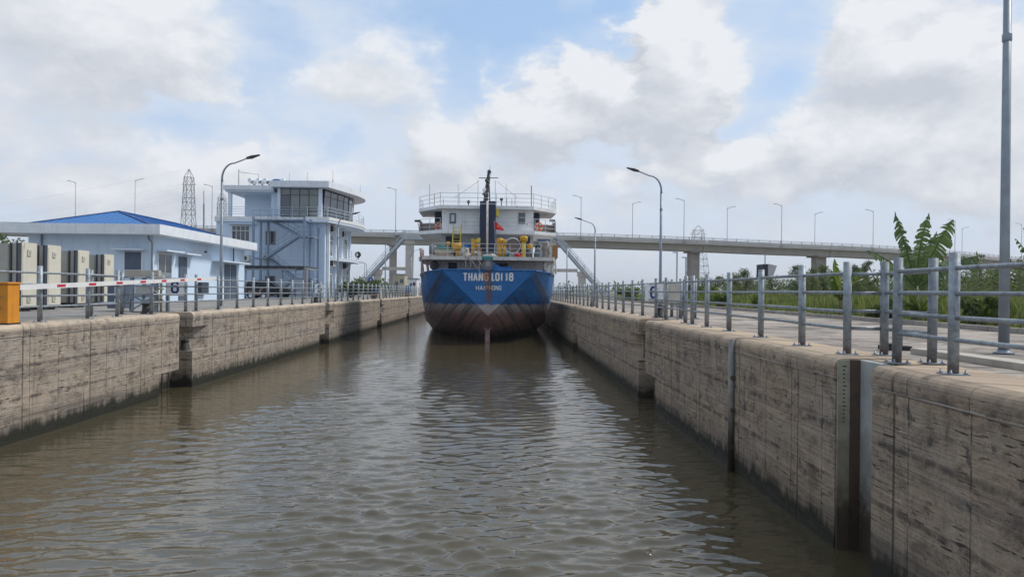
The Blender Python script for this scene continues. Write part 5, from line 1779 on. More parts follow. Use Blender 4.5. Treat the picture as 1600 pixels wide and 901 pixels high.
MB().box(x0, x1, 55.5, 56.2, DZ, szp(382, 55.7)).build('body', BROWN, t)
for k in range(5):
    z = DZ + .04 + k * (szp(382, 55.7) - DZ) / 5
    MB().box(x0 - .01, x1 + .01, 55.46, 55.498, z, z + .11).build('slat', mat('crate_slat', (.42, .22, .10), (.30, .15, .06), 8, .8), t)
for px, py, lb2 in ((685, 355, 'orange lifebuoy on the port bridge-wing rail'), (842.5, 354, 'orange lifebuoy on the starboard bridge-wing rail')):
    c = W(px, py, 59.7)
    t = thing('lifebuoy', c, lb2, 'lifebuoy', 'lifebuoys on the bridge wings')
    MB().tube([(c.x + .24 * math.cos(2 * PI * k / 20), c.y, c.z + .29 * math.sin(2 * PI * k / 20)) for k in range(20)], .08, 8, closed=True).build('ring', ORB, t)
    for a in (.8, 2.4, 3.9, 5.5):
        MB().tube([(c.x + .24 * math.cos(a - .12), c.y, c.z + .29 * math.sin(a - .12)), (c.x + .24 * math.cos(a + .12), c.y, c.z + .29 * math.sin(a + .12))], .086, 8).build('band', SW, t)
    MB().bar((c.x - .2, c.y + .1, c.z - .1), (c.x + .2, c.y + .1, c.z + .2), .04).build('light_bracket', ORB, t)


def flag():
    Y = 55.3
    p0, p1 = W(774.5, 396, Y), W(772, 344, Y)
    t = thing('flag', p0, 'red flag with yellow star flying at the stern', 'flag')
    MB().tube([p0, p1], .022, 6).build('staff', GALV_D, t)
    n, k = 14, 6
    vs, fs = [], []
    TL, BL, TR, BR = W(772.4, 346, Y), W(773.5, 360, Y), W(780.5, 350.5, Y), W(788, 359, Y)
    pos = lambda u, v: (TL * (1 - v) + BL * v) * (1 - u) + (TR * (1 - v) + BR * v) * u + Vector((0, .09 * math.sin(u * 7 + v * 2) * u ** .5, .04 * math.sin(u * 6)))
    for i in range(n + 1):
        for j in range(k + 1):
            vs.append(pos(i / n, j / k))
    for i in range(n):
        for j in range(k):
            a = i * (k + 1) + j
            fs.append((a, a + k + 1, a + k + 2, a + 1))
    MB().add(vs, fs, True).build('cloth', mat('flag_red', (.62, .01, .03), None, 4, .7), t)
    pts = []
    for i in range(10):
        r = .22 if i % 2 == 0 else .088
        a = PI / 2 + i * PI / 5
        pts.append((.45 + r * math.cos(a) / 1.0, .50 - r * math.sin(a) * .9))
    c = pos(.45, .5) + Vector((0, -.03, 0))
    MB().add([c] + [pos(*q) + Vector((0, -.03, 0)) for q in pts], [(0, 1 + i, 1 + (i + 1) % 10) for i in range(10)]).build('star', mat('star_yellow', (.8, .55, .02), None, 4, .7), t)


flag()
# ship lies slightly askew: bow towards the building side
YAW = math.radians(1.6)
Rz = Matrix.Rotation(YAW, 4, 'Z')
piv = Matrix.Translation((SX, SYY, 0))
ROTM = piv @ Rz @ piv.inverted()
BYNAME[ship].rotation_euler = (0, 0, YAW)

# ------------------------------------------------------------------ footbridge over the far gate
fbY = 135.0
fb = thing('footbridge', (-3.35, fbY, GZ), 'concrete and steel footbridge with sloping stairs beyond the ship', 'footbridge')
FCON = mat('pale_column', (.55, .52, .47), (.47, .44, .40), 1, .85, streak=.3)
FST = mat('footbridge_steel', (.42, .46, .50), (.36, .40, .44), 2, .55, .15)
for s_ in (-1, 1):
    cx = -3.35 + s_ * 12.9
    lx = -3.35 + s_ * 18.75
    MB().box(cx - .7, cx + .7, fbY - .7, fbY + .7, GZ, 12.2).build('column', FCON, fb)
    MB().box(cx - 1.0, cx + 1.0, fbY - .9, fbY + .9, 12.202, 13.0).build('column_head', FCON, fb)
    MB().box(lx - .65, lx + .65, fbY - .6, fbY + .6, GZ, 6.6).build('column', FCON, fb)
    MB().box(lx - .85, lx + .85, fbY - .75, fbY + .75, 6.602, 7.5).build('column_head', FCON, fb)
    MB().box(min(cx - s_ * 0, lx) + (.86 if s_ < 0 else .71), max(cx, lx) - (.71 if s_ < 0 else .86), fbY - .3, fbY + .3, 7.4, 8.0).build('tie_beam', FCON, fb)
    top, bot = Vector((cx + s_ * .9, fbY, 13.4)), Vector((-3.35 + s_ * 23.0, fbY, GZ + .1))
    for yy in (-1.1, 1.1):
        MB().bar(top + Vector((0, yy, 0)), bot + Vector((0, yy, 0)), .2, .46).build('stringer', FST, fb)
    sr = MB()
    for k in range(34):
        p = top.lerp(bot, (k + .5) / 34)
        sr.box(p.x - .16, p.x + .16, fbY - .98, fbY + .98, p.z - .02, p.z + .05)
    sr.build('tread_flight', FST, fb)
    hr = MB()
    for yy in (-1.15, 1.15):
        for dz in (.8, 1.35):
            hr.tube([top + Vector((0, yy, dz)), bot + Vector((0, yy, dz))], .045, 6)
        for k in range(8):
            p = top.lerp(bot, k / 7) + Vector((0, yy, 0))
            hr.tube([p, p + Vector((0, 0, 1.35))], .04, 6)
    hr.build('handrail', FST, fb)
MB().box(-3.35 - 14, -3.35 + 14, fbY - 1.2, fbY + 1.2, 13.0, 13.5).build('deck', FST, fb)
hr = MB()
for yy in (-1.15, 1.15):
    for dz in (.5, 1.1):
        hr.tube([(-17.3, fbY + yy, 13.5 + dz), (10.6, fbY + yy, 13.5 + dz)], .045, 6)
    for k in range(19):
        hr.tube([(-17.3 + k * 1.55, fbY + yy, 13.5), (-17.3 + k * 1.55, fbY + yy, 14.6)], .04, 6)
hr.build('deck_rail', FST, fb)
bn = thing('banner_board', (sxp(849, 57.4), 57.2, 8.0), 'pale lettered board below the starboard bridge wing', 'sign')
x0, x1 = sxp(838, 59.7), sxp(861, 59.7)
MB().box(x0, x1, 59.7, 59.75, szp(378, 59.7), szp(372, 59.7)).build('board', mat('board_pale', (.42, .48, .54), None, 4, .6), bn)
for k in range(9):
    a = x0 + .12 + k * (x1 - x0 - .2) / 9
    MB().box(a, a + .08, 59.685, 59.698, szp(376, 59.7), szp(373, 59.7)).build('letter_stroke', SIGNB, bn)

# ------------------------------------------------------------------ viaduct
vt = [(-420, 331, 230), (-200, 341, 214), (0, 350, 205), (300, 355.5, 200), (600, 362.5, 198), (880, 367.3, 197), (1000, 371, 198), (1100, 374.5, 200), (1200, 379, 204), (1300, 383, 210), (1380, 387, 216),
      (1480, 394, 234), (1580, 403, 262), (1660, 411, 300), (1720, 418, 350)]
raw = [W(*p) for p in vt]


def spline(pts, n):
    out = []
    for i in range(len(pts) - 1):
        p0, p1, p2, p3 = pts[max(i - 1, 0)], pts[i], pts[i + 1], pts[min(i + 2, len(pts) - 1)]
        for k in range(n):
            t_ = k / n
            out.append(.5 * ((2 * p1) + (p2 - p0) * t_ + (2 * p0 - 5 * p1 + 4 * p2 - p3) * t_ ** 2 + (3 * p1 - p0 - 3 * p2 + p3) * t_ ** 3))
    return out + [pts[-1]]


path = spline(raw, 12)
# arc-length samples every 2.5 m
cum = [0.0]
for a, b in zip(path[:-1], path[1:]):
    cum.append(cum[-1] + (b - a).length)
PA = np.array([tuple(p) for p in path])


def at_s(s):
    return Vector([float(np.interp(s, cum, PA[:, k])) for k in range(3)])


def frame_s(s):
    p = at_s(s)
    t_ = at_s(min(s + 1, cum[-1])) - at_s(max(s - 1, 0))
    t_.z = 0
    t_.normalize()
    return p, t_, Vector((-t_.y, t_.x, 0))   # n points away from the camera


vd = thing('viaduct', (0, 205, GZ), 'long grey concrete road viaduct crossing behind the lock', 'bridge')
LEN = cum[-1]
s_at_x = lambda x: float(np.interp(x, PA[:, 0], cum))
pier_x = [-152, -111, -70, -29.2, 13, 55.2, 95.2, 133]
pier_s = [s_at_x(x) for x in pier_x] + [s_at_x(133) + 45, s_at_x(133) + 90]
bounds = [0] + [s + 1.6 for s in pier_s] + [LEN]


def extrude_s(prof, s0, s1, step=5.0):
    k = max(2, int((s1 - s0) / step) + 1)
    vs, fs = [], []
    n = len(prof)
    for i in range(k):
        p, t_, nn = frame_s(s0 + (s1 - s0) * i / (k - 1))
        for d, h in prof:
            vs.append(p + nn * d + Vector((0, 0, h)))
    for i in range(k - 1):
        for j in range(n):
            a, b = i * n + j, i * n + (j + 1) % n
            fs.append((a, a + n, b + n, b))
    fs += [tuple(range(n)), tuple(reversed(range((k - 1) * n, k * n)))]
    return MB().add(vs, fs)


for s0, s1 in zip(bounds[:-1], bounds[1:]):
    if s1 - s0 < 3:
        continue
    a, b = s0 + .12, s1 - .12
    extrude_s([(.45, -.98), (10.5, -.98), (10.5, -1.3), (8.3, -1.5), (7.8, -2.95), (2.9, -2.95), (2.2, -1.5), (.0, -1.3), (.0, -.98)][::-1], a, b).build('girder_span', CONC, vd)
    q = a
    while q < b - 1:       # parapet cast in lengths
        e = min(q + 9.8, b)
        extrude_s([(-.02, -.95), (.32, -.95), (.24, 0), (.03, 0), (-.02, -.5)], q, e - .04, 4.8).build('parapet', CONC, vd)
        q = e
    extrude_s([(10.2, -.95), (10.5, -.95), (10.5, 0), (10.3, 0)][::-1], a, b).build('parapet', CONC, vd)
src = None
VRM = mat('viaduct_rail', (.20, .21, .22), None, 3, .6)
s = 2.0
while s < LEN - 4:
    p, t_, nn = frame_s(s)
    if src is None:
        src = MB().box(-.06, .06, -.06, .06, 0, .62).build('rail_post', VRM)
        BYNAME[src].parent = BYNAME[vd]
        BYNAME[src].location = p + nn * .14 - OFF[vd]
    else:
        inst(src, vd, p + nn * .14 - OFF[vd], (0, 0, math.atan2(t_.y, t_.x)))
    s += 3.45 * (1 if s < LEN - 160 else 1.15)
for s0, s1 in zip(bounds[:-1], bounds[1:]):
    if s1 - s0 > 3:
        k = int((s1 - s0) / 6) + 2
        for h in (.60, .32):
            MB().tube([frame_s(s0 + (s1 - s0) * i / (k - 1))[0] + frame_s(s0 + (s1 - s0) * i / (k - 1))[2] * .14 + Vector((0, 0, h)) for i in range(k)], .05, 5).build('top_rail', VRM, vd)
for i, s in enumerate(pier_s):
    p, t_, nn = frame_s(s)
    w = (1.6, 1.6, 1.6, 1.7, 2.2, 2.75, 3.5, 3.6, 3.6, 3.6)[i]
    c = p + nn * 5.3
    m = MB()
    m.add([(c + t_ * (a * w / 2) + nn * (b * 1.1) + Vector((0, 0, h - p.z)) ) for h in (GZ - .2, p.z - 2.95) for a, b in ((-1, -1), (1, -1), (1, 1), (-1, 1))],
          [(0, 3, 2, 1), (4, 5, 6, 7), (0, 1, 5, 4), (1, 2, 6, 5), (2, 3, 7, 6), (3, 0, 4, 7)])
    m.build('pier', PIERM, vd)
    m = MB()
    for h0, h1, ww in ((p.z - 3.35, p.z - 2.96, w / 2 + .5),):
        m.add([(c + t_ * (a * ww) + nn * (b * 2.6) + Vector((0, 0, h - p.z))) for h in (h0, h1) for a, b in ((-1, -1), (1, -1), (1, 1), (-1, 1))],
              [(0, 3, 2, 1), (4, 5, 6, 7), (0, 1, 5, 4), (1, 2, 6, 5), (2, 3, 7, 6), (3, 0, 4, 7)])
    m.build('pier_cap', PIERM, vd)
LSM = mat('far_lamp_grey', (.30, .32, .34), None, 2, .6)


def viaduct_lamp(px, ptop, far, label, arm=-1):
    s = None
    # place where the line of sight to px crosses the deck
    best = min(range(len(path)), key=lambda i: abs((path[i].x * CR + (path[i].z - CZ) * SR) / path[i].y * F + CX - px))
    p, t_, nn = frame_s(cum[best])
    q = p + nn * (9.9 if far else -.12)
    # slide along the deck so the post stands at px
    for _ in range(6):
        u = (q.x * CR + (q.z - CZ) * SR) / q.y * F + CX
        q = q + t_ * ((px - u) * q.y / F)
    base = q.z - (.95 if far else .9)
    ztop = W(px, ptop, q.y).z
    t = thing('viaduct_lamp', (q.x, q.y, base), label, 'lamp', 'lamp posts along the viaduct')
    MB().tube([(q.x, q.y, base), (q.x, q.y, ztop)], .10, 6, .06).build('pole', LSM, t)
    MB().tube([(q.x, q.y, ztop - .5), (q.x + arm * .6, q.y, ztop - .05), (q.x + arm * 1.7, q.y, ztop + .25)], .07, 6).build('arm', LSM, t)
    MB().box(q.x + arm * 1.6, q.x + arm * 2.3, q.y - .15, q.y + .15, ztop + .2, ztop + .33).build('lamp_head', LSM, t)
    if not far:
        MB().box(q.x - .45, q.x + .45, q.y - .1, q.y + .12, base - .1, base + .35).build('bracket', LSM, t)


for px, py, far, arm, lb2 in ((117.5, 284, False, -1, 'viaduct lamp above the blue roof, left of its peak'), (210.5, 281, True, 1, 'viaduct lamp above the blue roof, right of its peak'),
                              (331, 290, False, -1, 'viaduct lamp between the lattice tower and control tower'), (618, 295, False, -1, 'viaduct lamp between the control tower and ship'),
                              (907.5, 307, False, -1, 'viaduct lamp nearest the starboard side of the ship'), (988, 317, True, 1, 'viaduct lamp under the tip of the curved bank lamp'),
                              (1068.5, 312, False, -1, 'viaduct lamp just beyond the tall curved bank lamp'), (1136, 324, True, 1, 'viaduct lamp just past the distant lattice mast'),
                              (1221, 320, False, -1, 'viaduct lamp over the deck between the two bank-side piers'), (1273, 333, True, 1, 'viaduct lamp close above the wider bank-side pier'),
                              (1364, 329, False, -1, 'viaduct lamp immediately before the big banana plant'), (1492, 344, False, -1, 'viaduct lamp touching the banana leaf tips'),
                              (1504, 356, True, 1, 'viaduct lamp just clear of the banana leaves'), (1596, 350, False, -1, 'viaduct lamp at the far descending end')):
    viaduct_lamp(px, py, far, lb2, arm)

# ------------------------------------------------------------------ pylons, wires, far mast
PYM = mat('hazed_pylon_steel', (.28, .29, .31), None, 1, .6, .2)  # steel grey that also carries the haze of distance in its colour


def pylon(px, ptop, Y, wb, wt, label, arms=True, r=.16):
    top = W(px, ptop, Y)
    h = top.z - GZ
    x, y = top.x, Y
    t = thing('pylon', (x, y, GZ), label, 'pylon', 'lattice power pylons')
    n = 9
    lv = []
    for k in range(n + 1):
        a = k / n
        hw = wb / 2 * (1 - a) ** 1.0 + wt / 2 * a if a < .62 else wt / 2 + (wb / 2 - wt / 2) * (.38) * max(0, (1 - a) / .38) * .9
        lv.append((GZ + h * .93 * a, hw))
    lg, br = MB(), MB()
    cor = ((-1, -1), (1, -1), (1, 1), (-1, 1))
    for cx_, cy_ in cor:
        lg.tube([(x + cx_ * w, y + cy_ * w, z) for z, w in lv], r, 4)
    for (z0, w0), (z1, w1) in zip(lv[:-1], lv[1:]):
        for i in range(4):
            a, b = cor[i], cor[(i + 1) % 4]
            br.tube([(x + a[0] * w0, y + a[1] * w0, z0), (x + b[0] * w1, y + b[1] * w1, z1)], r * .6, 4, caps=False)
            br.tube([(x + b[0] * w0, y + b[1] * w0, z0), (x + a[0] * w1, y + a[1] * w1, z1)], r * .6, 4, caps=False)
            br.tube([(x + a[0] * w1, y + a[1] * w1, z1), (x + b[0] * w1, y + b[1] * w1, z1)], r * .6, 4, caps=False)
    for cx_, cy_ in cor:
        lg.tube([(x + cx_ * lv[-1][1], y + cy_ * lv[-1][1], lv[-1][0]), (x, y, top.z)], r * .8, 4)
    lg.build('leg_frame', PYM, t)
    br.build('lattice_brace', PYM, t)
    for f_ in ((.66, .76, .87) if arms else ()):
        z = GZ + h * f_
        am = MB()
        L = wt * .95
        am.tube([(x - L, y, z), (x + L, y, z)], r * .8, 4).tube([(x - L, y, z), (x - wt / 2, y, z + h * .035)], r * .6, 4).tube([(x + L, y, z), (x + wt / 2, y, z + h * .035)], r * .6, 4)
        am.build('cross_arm', PYM, t)
    return x, y, h


x1, y1, h1 = pylon(295.5, 264, 340, 7.6, 3.2, 'tall lattice pylon behind the blue-roofed building')
x2, y2, h2 = pylon(347, 299, 560, 8, 4.5, 'smaller lattice pylon seen through the curved lamp by the tower', r=.2)
x3, y3, h3 = pylon(1091, 352, 430, 13, 5, 'faint lattice pylon standing beyond the viaduct pier', r=.13)
tier = ('lowest', 'second lowest', 'second highest', 'topmost')
for k, f_ in enumerate((.66, .76, .87, 1.0)):
    for s_ in ((-1, 1) if k < 3 else (1,)):
        a = Vector((x1 + (s_ * 3 if k < 3 else 0), y1, GZ + h1 * f_))
        for b, nm in ((Vector((-420 + s_ * 5, 420, GZ + h1 * (f_ - .45))), 'far side'), (Vector((x2 + (s_ * 4 if k < 3 else 0), y2, GZ + h2 * f_)), 'smaller pylon')):
            pts = [a.lerp(b, i / 12) - Vector((0, 0, (16 if nm == 'far side' else 26) * (i / 12) * (1 - i / 12))) for i in range(13)]
            w = MB().tube(pts, .018, 4, caps=False)
            tag(w.build('power_line', PYM), f'{tier[k]} thin power line from the tall pylon towards the {nm}' + (', outer wire' if s_ > 0 and k < 3 else ', inner wire' if k < 3 else ''), 'wire', 'power lines slung from the tall pylon')
pm = MB().tube([W(318.5, 365, 160), W(318.5, 318, 160)], .16, 6).tube([W(318.5, 318, 160), W(318.5, 298, 160)], .08, 6)
tag(pm.build('aerial_mast', PYM), 'thin straight mast between the tall pylon and the tower', 'mast')
for px, ptop, Y, lb2 in ((1058, 394, 120, 'thin pole with small lamp head, left of the faint pylon'), (1072, 402, 120, 'short pole right beside the faint pylon base'), (1195.5, 396, 150, 'thin rod rising over the grey signal box'),):
    p = W(px, ptop, Y)
    q = MB().tube([(p.x, p.y, GZ), p], .11, 6).box(p.x - .7, p.x + .1, p.y - .1, p.y + .1, p.z - .1, p.z + .05)
    tag(q.build('light_pole', LSM), lb2, 'pole')

# grey signal box behind the railing
sg = thing('signal_box', (8.2, 22.5, GZ), 'grey tapered metal signal box on a post behind the railing', 'signal')
p0, p1 = W(1193, 412, 21.5), W(1214, 430, 21.5)
xx0, xx1, z1, z0 = p0.x, p1.x, p0.z, p1.z
MB().add([(xx0 + .14, 21.5, z0 - .02), (xx1 - .10, 21.5, z0), (xx1, 21.5, z1 - .05), (xx0 + .14, 21.5, z1), (xx0 + .14, 22.1, z0 - .02), (xx1 - .10, 22.1, z0), (xx1, 22.1, z1 - .05), (xx0 + .14, 22.1, z1)],
         [(0, 1, 2, 3), (7, 6, 5, 4), (0, 4, 5, 1), (1, 5, 6, 2), (2, 6, 7, 3), (3, 7, 4, 0)]).build('hood', mat('hood_grey', (.45, .47, .46), None, 3, .6), sg)
MB().box(xx0, xx0 + .13, 21.52, 22.08, z0 - .1, z1 - .01).build('lens_panel', DARKMET, sg)
MB().tube([(xx0 + .05, 21.8, GZ), (xx0 + .05, 21.8, z0 - .1)], .05, 8).build('post', GALV_D, sg)

# distant things on the building bank
def simple_box(name, px0, px1, py0, py1, Y, d, m, label, cat, extra=None):
    p, q = W(px0, py1, Y), W(px1, py0, Y)
    t = thing(name, ((p.x + q.x) / 2, Y, GZ), label, cat)
    MB().box(p.x, q.x, Y, Y + d, GZ, q.z).build('wall', m, t)
    MB().box(p.x - .12, q.x + .12, Y - .12, Y + d + .12, q.z + .002, q.z + .14).build('roof', GALV_D, t)
    if extra:
        for a, b, c, e, mm, nm in extra:
            u, v = W(a, e, Y - .05), W(b, c, Y - .05)
            MB().box(u.x, v.x, Y - .06, Y - .002, max(GZ, u.z), v.z).build(nm, mm, t)


simple_box('beige_shed', 614, 632, 429, 455, 125, 5, mat('shed_beige', (.42, .39, .28), None, 1, .8), 'beige shed beside the viaduct pier across the railing', 'shed', [(617, 622, 440, 455, SHUT, 'door'), (625, 630, 436, 442, GLASS_G, 'window')])
simple_box('white_hut', 637, 651, 436, 455, 112, 4, WHITE, 'white hut next to the ship beyond the railing', 'hut', [(640, 643.5, 442, 455, SHUT, 'door'), (645, 649, 441, 446, GLASS_G, 'window')])
bs = thing('blue_sign', W(579, 436, 95), 'small square blue road sign by the bushes', 'sign')
p, q = W(576, 440.5, 95), W(582.5, 433.5, 95)
MB().box(p.x, q.x, 95, 95.04, p.z, q.z).build('board', mat('road_blue', (.01, .09, .45), None, 3, .5), bs)
MB().box((p.x + q.x) / 2 - .05, (p.x + q.x) / 2 + .05, 94.985, 94.998, p.z + .14, q.z - .12).build('symbol', SIGNW, bs)
MB().tube([((p.x + q.x) / 2, 95.07, GZ), ((p.x + q.x) / 2, 95.07, p.z)], .04, 6).build('post', GALV_D, bs)
for a, b, c, e, Y, lb2 in ((577, 591, 444, 453, 92, 'blue tarpaulin covered stack behind the quay railing'), (632, 640, 446, 453, 108, 'small blue tarpaulin stack by the white hut')):
    p, q = W(a, e, Y), W(b, c, Y)
    t = thing('tarpaulin_stack', ((p.x + q.x) / 2, Y, GZ), lb2, 'stack')
    MB().box(p.x, q.x, Y, Y + 1.2, GZ + .5, q.z).build('cover', mat('blue_tarp', (.02, .06, .17), (.03, .10, .24), 2, .6, bump=.5), t, bevel=.08)
    MB().box(p.x + .1, q.x - .1, Y + .1, Y + 1.1, GZ, GZ + .498).build('pallet', BROWN, t)

# ------------------------------------------------------------------ vegetation
LEAF_D = leaf_mat('leaf_dark', (.065, .085, .042), (.145, .175, .088), .65, .45)
LEAF_M = leaf_mat('leaf_mid', (.05, .08, .025), (.13, .17, .06), .6, .35)
LEAF_L = leaf_mat('leaf_light', (.07, .12, .025), (.19, .25, .07), .55, .35)
BAN = leaf_mat('banana_leaf', (.05, .09, .032), (.14, .20, .075), .4, .3, .8)
BANY = leaf_mat('banana_leaf_young', (.06, .10, .02), (.14, .19, .05), .45, .4, .8)
BARK = mat('bark', (.10, .075, .055), (.07, .055, .04), 4, .9)
GRASSM = leaf_mat('grass_blade', (.065, .10, .026), (.20, .225, .085), .6, .45, .5)


def leaves(clumps, n, size, r, aspect=2.2, droop=.4):
    """leaf quads spread through clump ellipsoids (cx, cy, cz, rx, ry, rz, weight)"""
    C = np.array(clumps, float)
    pr = C[:, 6] / C[:, 6].sum()
    idx = r.choice(len(C), n, p=pr)
    d = r.normal(size=(n, 3))
    d /= np.linalg.norm(d, axis=1)[:, None]
    rad = r.uniform(.25, 1.05, n)[:, None] ** .6
    ctr = C[idx, :3] + d * rad * C[idx, 3:6]
    ax = r.normal(size=(n, 3)) + d * .8
    ax[:, 2] -= droop
    ax /= np.linalg.norm(ax, axis=1)[:, None]
    sd = np.cross(ax, r.normal(size=(n, 3)))
    sd /= np.linalg.norm(sd, axis=1)[:, None]
    L = (size * r.uniform(.6, 1.4, n))[:, None]
    Wd = L / aspect
    q = np.stack([ctr - ax * L / 2, ctr + sd * Wd / 2, ctr + ax * L / 2, ctr - sd * Wd / 2], 1).reshape(-1, 3)
    return q, np.arange(4 * n).reshape(-1, 4)


def tree(x, y, h, sp, seed, label, m=None, feather=True, group='trees on the grassy bank', z=GZ):
    r = np.random.default_rng(seed)
    t = thing('casuarina_tree' if feather else 'broadleaf_tree', (x, y, z), label, 'tree', group)
    tr = MB()
    tr.tube([(x, y, z - .1), (x + r.normal() * .08 * h, y, z + h * .5), (x + r.normal() * .05 * h, y, z + h * .96)], .035 * h ** .9 * .6, 7, .01 * h)
    cl = []
    nb_ = int(13 + h)
    for k in range(nb_):
        a = r.uniform(0, 2 * PI)
        zz = z + h * (.18 + .78 * (k + r.uniform()) / nb_)
        rr = sp * (1 - ((zz - z) / h) ** 1.6 * .8) * r.uniform(.45, 1.05)
        ex, ey, ez = x + rr * math.cos(a), y + rr * math.sin(a), zz + rr * .35
        tr.tube([(x, y, zz), (ex, ey, ez)], .012 * h ** .7, 5, .006)
        for u in (.55, .95):
            cl.append((x + (ex - x) * u, y + (ey - y) * u, zz + (ez - zz) * u, sp * .24, sp * .24, sp * (.16 if feather else .2), 1))
    cl.append((x, y, z + h * .95, sp * .12, sp * .12, h * .07, .6))
    q, f = leaves(cl, int(1300 * (1 if h < 6 else 1.5)), .34 if feather else .34, r, 12 if feather else 2.0, .1 if feather else .5)
    tr.build('trunk', BARK, t)
    np_mesh('crown', q, f, m or LEAF_D, t)


TREES = [  # px of the crown top, py, distance, spread, label, feathery
    (1105, 436, 62, 1.6, 'small feathery tree left of the first viaduct pier on the bank', True), (1122, 432, 58, 1.3, 'thin feathery tree right of the viaduct pier', True),
    (1163, 421, 55, 1.5, 'bare-topped feathery tree behind the third railing post', True), (1150, 431, 60, 1.9, 'bushy tree beside the bare-topped feathery tree', True),
    (1250, 414, 50, 1.2, 'pointed feathery tree behind the tall mid rail post', True), (1269, 419, 54, 1.5, 'thin tree next to the pointed feathery tree', True),
    (1283, 414, 56, 1.3, 'open thin tree touching the wide viaduct pier', True), (1339, 414, 46, 1.1, 'narrow dark conifer right of the near rail post', True),
    (1355, 408, 48, 1.0, 'narrowest dark spire tree before the banana plant', True), (1490, 418, 44, 2.0, 'dark bushy tree under the viaduct, right of the banana', True),
    (1530, 416, 43, 2.2, 'broad dark tree behind the tall lamp post', True), (1560, 420, 42, 1.8, 'olive tree just left of the tall lamp post', True), (1592, 408, 40, 2.2, 'dark tree at the edge of the frame', True),
    (1042, 440, 66, 1.4, 'little tree behind the beige control box', True), (1078, 444, 70, 1.5, 'low tree near the light poles', True), (1205, 432, 60, 2.0, 'bushy tree behind the grey signal box', True),
    (1320, 424, 55, 2.0, 'round dark tree between pier and conifers', True), (1415, 420, 45, 2.2, 'dark tree behind the banana stems', True)]
for i, (px, py, Y, sp, lb2, fe) in enumerate(TREES):
    p = W(px, py, Y)
    tree(p.x, Y, p.z - GZ, sp, 100 + i, lb2, LEAF_D if i % 3 else LEAF_M, fe)

# the dense scrub that reads as one mass, then the grass and weeds of the bank
r = np.random.default_rng(3)
cl = []
for k in range(420):
    Y = r.uniform(32, 110)
    X = r.uniform(19.5 + (Y - 34) * .16, 24 + Y * .85)
    s = r.uniform(.8, 1.7)
    zt = GZ + r.uniform(1.5, 2.6) + max(0, Y - 60) * .01
    cl.append((X, Y, zt * .5 + GZ * .5, s, s, (zt - GZ) * .75, s))
q, f = leaves(cl, 80000, .30, r, 4.0, .0)
tag(np_mesh('scrub', q, f, LEAF_D), 'dense dark green scrub covering the back of the bank', 'scrub', kind='stuff')


def blades(n, xr_, yr_, hmin, hmax, r, dens=None, lean=.45, w=.02):
    X = r.uniform(*xr_, n)
    Y = yr_[0] + (yr_[1] - yr_[0]) * r.uniform(0, 1, n) ** 1.35
    k = np.sin(X * 1.1 + 2 * np.sin(Y * .31)) * np.sin(Y * .53 + np.sin(X * .7)) * .5 + .5
    edge = np.clip((X - 13.8) / 2.2, .18, 1)
    H = (hmin + (hmax - hmin) * r.uniform(0, 1, n) * (.35 + .65 * k)) * edge
    th = r.uniform(0, 2 * PI, n)
    ln = H * r.uniform(.1, lean, n)
    wd = w * r.uniform(.6, 1.6, n) * (1 + (Y - 15) / 40)
    b = np.stack([X, Y, np.full(n, GZ - .12)], -1)
    sd = np.stack([-np.sin(th), np.cos(th), np.zeros(n)], -1) * wd[:, None]
    mid = b + np.stack([np.cos(th) * ln * .35, np.sin(th) * ln * .35, H * .65], -1)
    tip = b + np.stack([np.cos(th) * ln, np.sin(th) * ln, H], -1)
    v = np.stack([b - sd, b + sd, mid + sd * .8, mid - sd * .8, tip + sd * .15, tip - sd * .15], 1).reshape(-1, 3)
    o = np.arange(n)[:, None] * 6
    f1 = np.concatenate([o + np.array([[0, 1, 2, 3]]), o + np.array([[3, 2, 4, 5]])], 0)
    return v, f1


v1, f1 = blades(60000, (13.85, 27), (8, 64), .5, 1.35, r)
v2, f2 = blades(9000, (13.8, 16.0), (6, 75), .2, .5, r, w=.012)
v3, f3 = blades(14000, (17, 62), (38, 110), .5, 1.3, r, w=.03)
vv = np.concatenate([v1, v2, v3])
ff = np.concatenate([f1, f2 + len(v1), f3 + len(v1) + len(v2)])
tag(np_mesh('grass', vv, ff, GRASSM), 'tall green weeds and grass behind the kerb', 'grass', kind='stuff')


def bush(px, ptop, Y, sp, seed, label, m, size=.16, n=1400):
    r = np.random.default_rng(seed)
    p = W(px, ptop, Y)
    h = p.z - GZ
    t = thing('bush', (p.x, Y, GZ), label, 'bush', 'leafy bushes on the banks')
    cl = [(p.x + r.normal() * sp * .5, Y + r.normal() * sp * .5, GZ + h * r.uniform(.2, .85), sp * .4, sp * .4, h * .22, 1) for _ in range(11)]
    st_ = MB()
    for c in cl[:7]:
        st_.tube([(p.x, Y, GZ - .05), (c[0], c[1], c[2])], .03, 5, .01)
    st_.build('stem', BARK, t)
    q, f = leaves(cl, n, size, r, 2.0, .3)
    np_mesh('foliage', q, f, m, t)


for i, (px, py, Y, sp, lb2, m) in enumerate(((1020, 447, 68, .8, 'light green bush behind the bank number board', LEAF_L), (1040, 452, 64, .8, 'pale bush behind the beige control box', LEAF_L), (1125, 460, 48, .7, 'bright low bush by the bank kerb near the first tall posts', LEAF_L),
                                             (1530, 462, 23, .6, 'dark green bush beside the tall lamp post', LEAF_M),
                                             (1560, 449, 24, .45, 'yellow-green topped bush touching the tall lamp post', LEAF_L), (1380, 468, 28, .7, 'mid green bush left of the banana stems', LEAF_M), (985, 451, 80, .9, 'small far bush seen through the bank railing', LEAF_L),
                                             (560, 436, 88, 1.7, 'round green bush right of the control tower', LEAF_M), (548, 441, 84, .9, 'small bush against the tower corner', LEAF_M), (14, 366, 60, 1.6, 'tree-like bush peeping over the cream gate panels', LEAF_M))):
    bush(px, py, Y, sp, 300 + i, lb2, m, .16 if Y < 60 else .3, 1500)


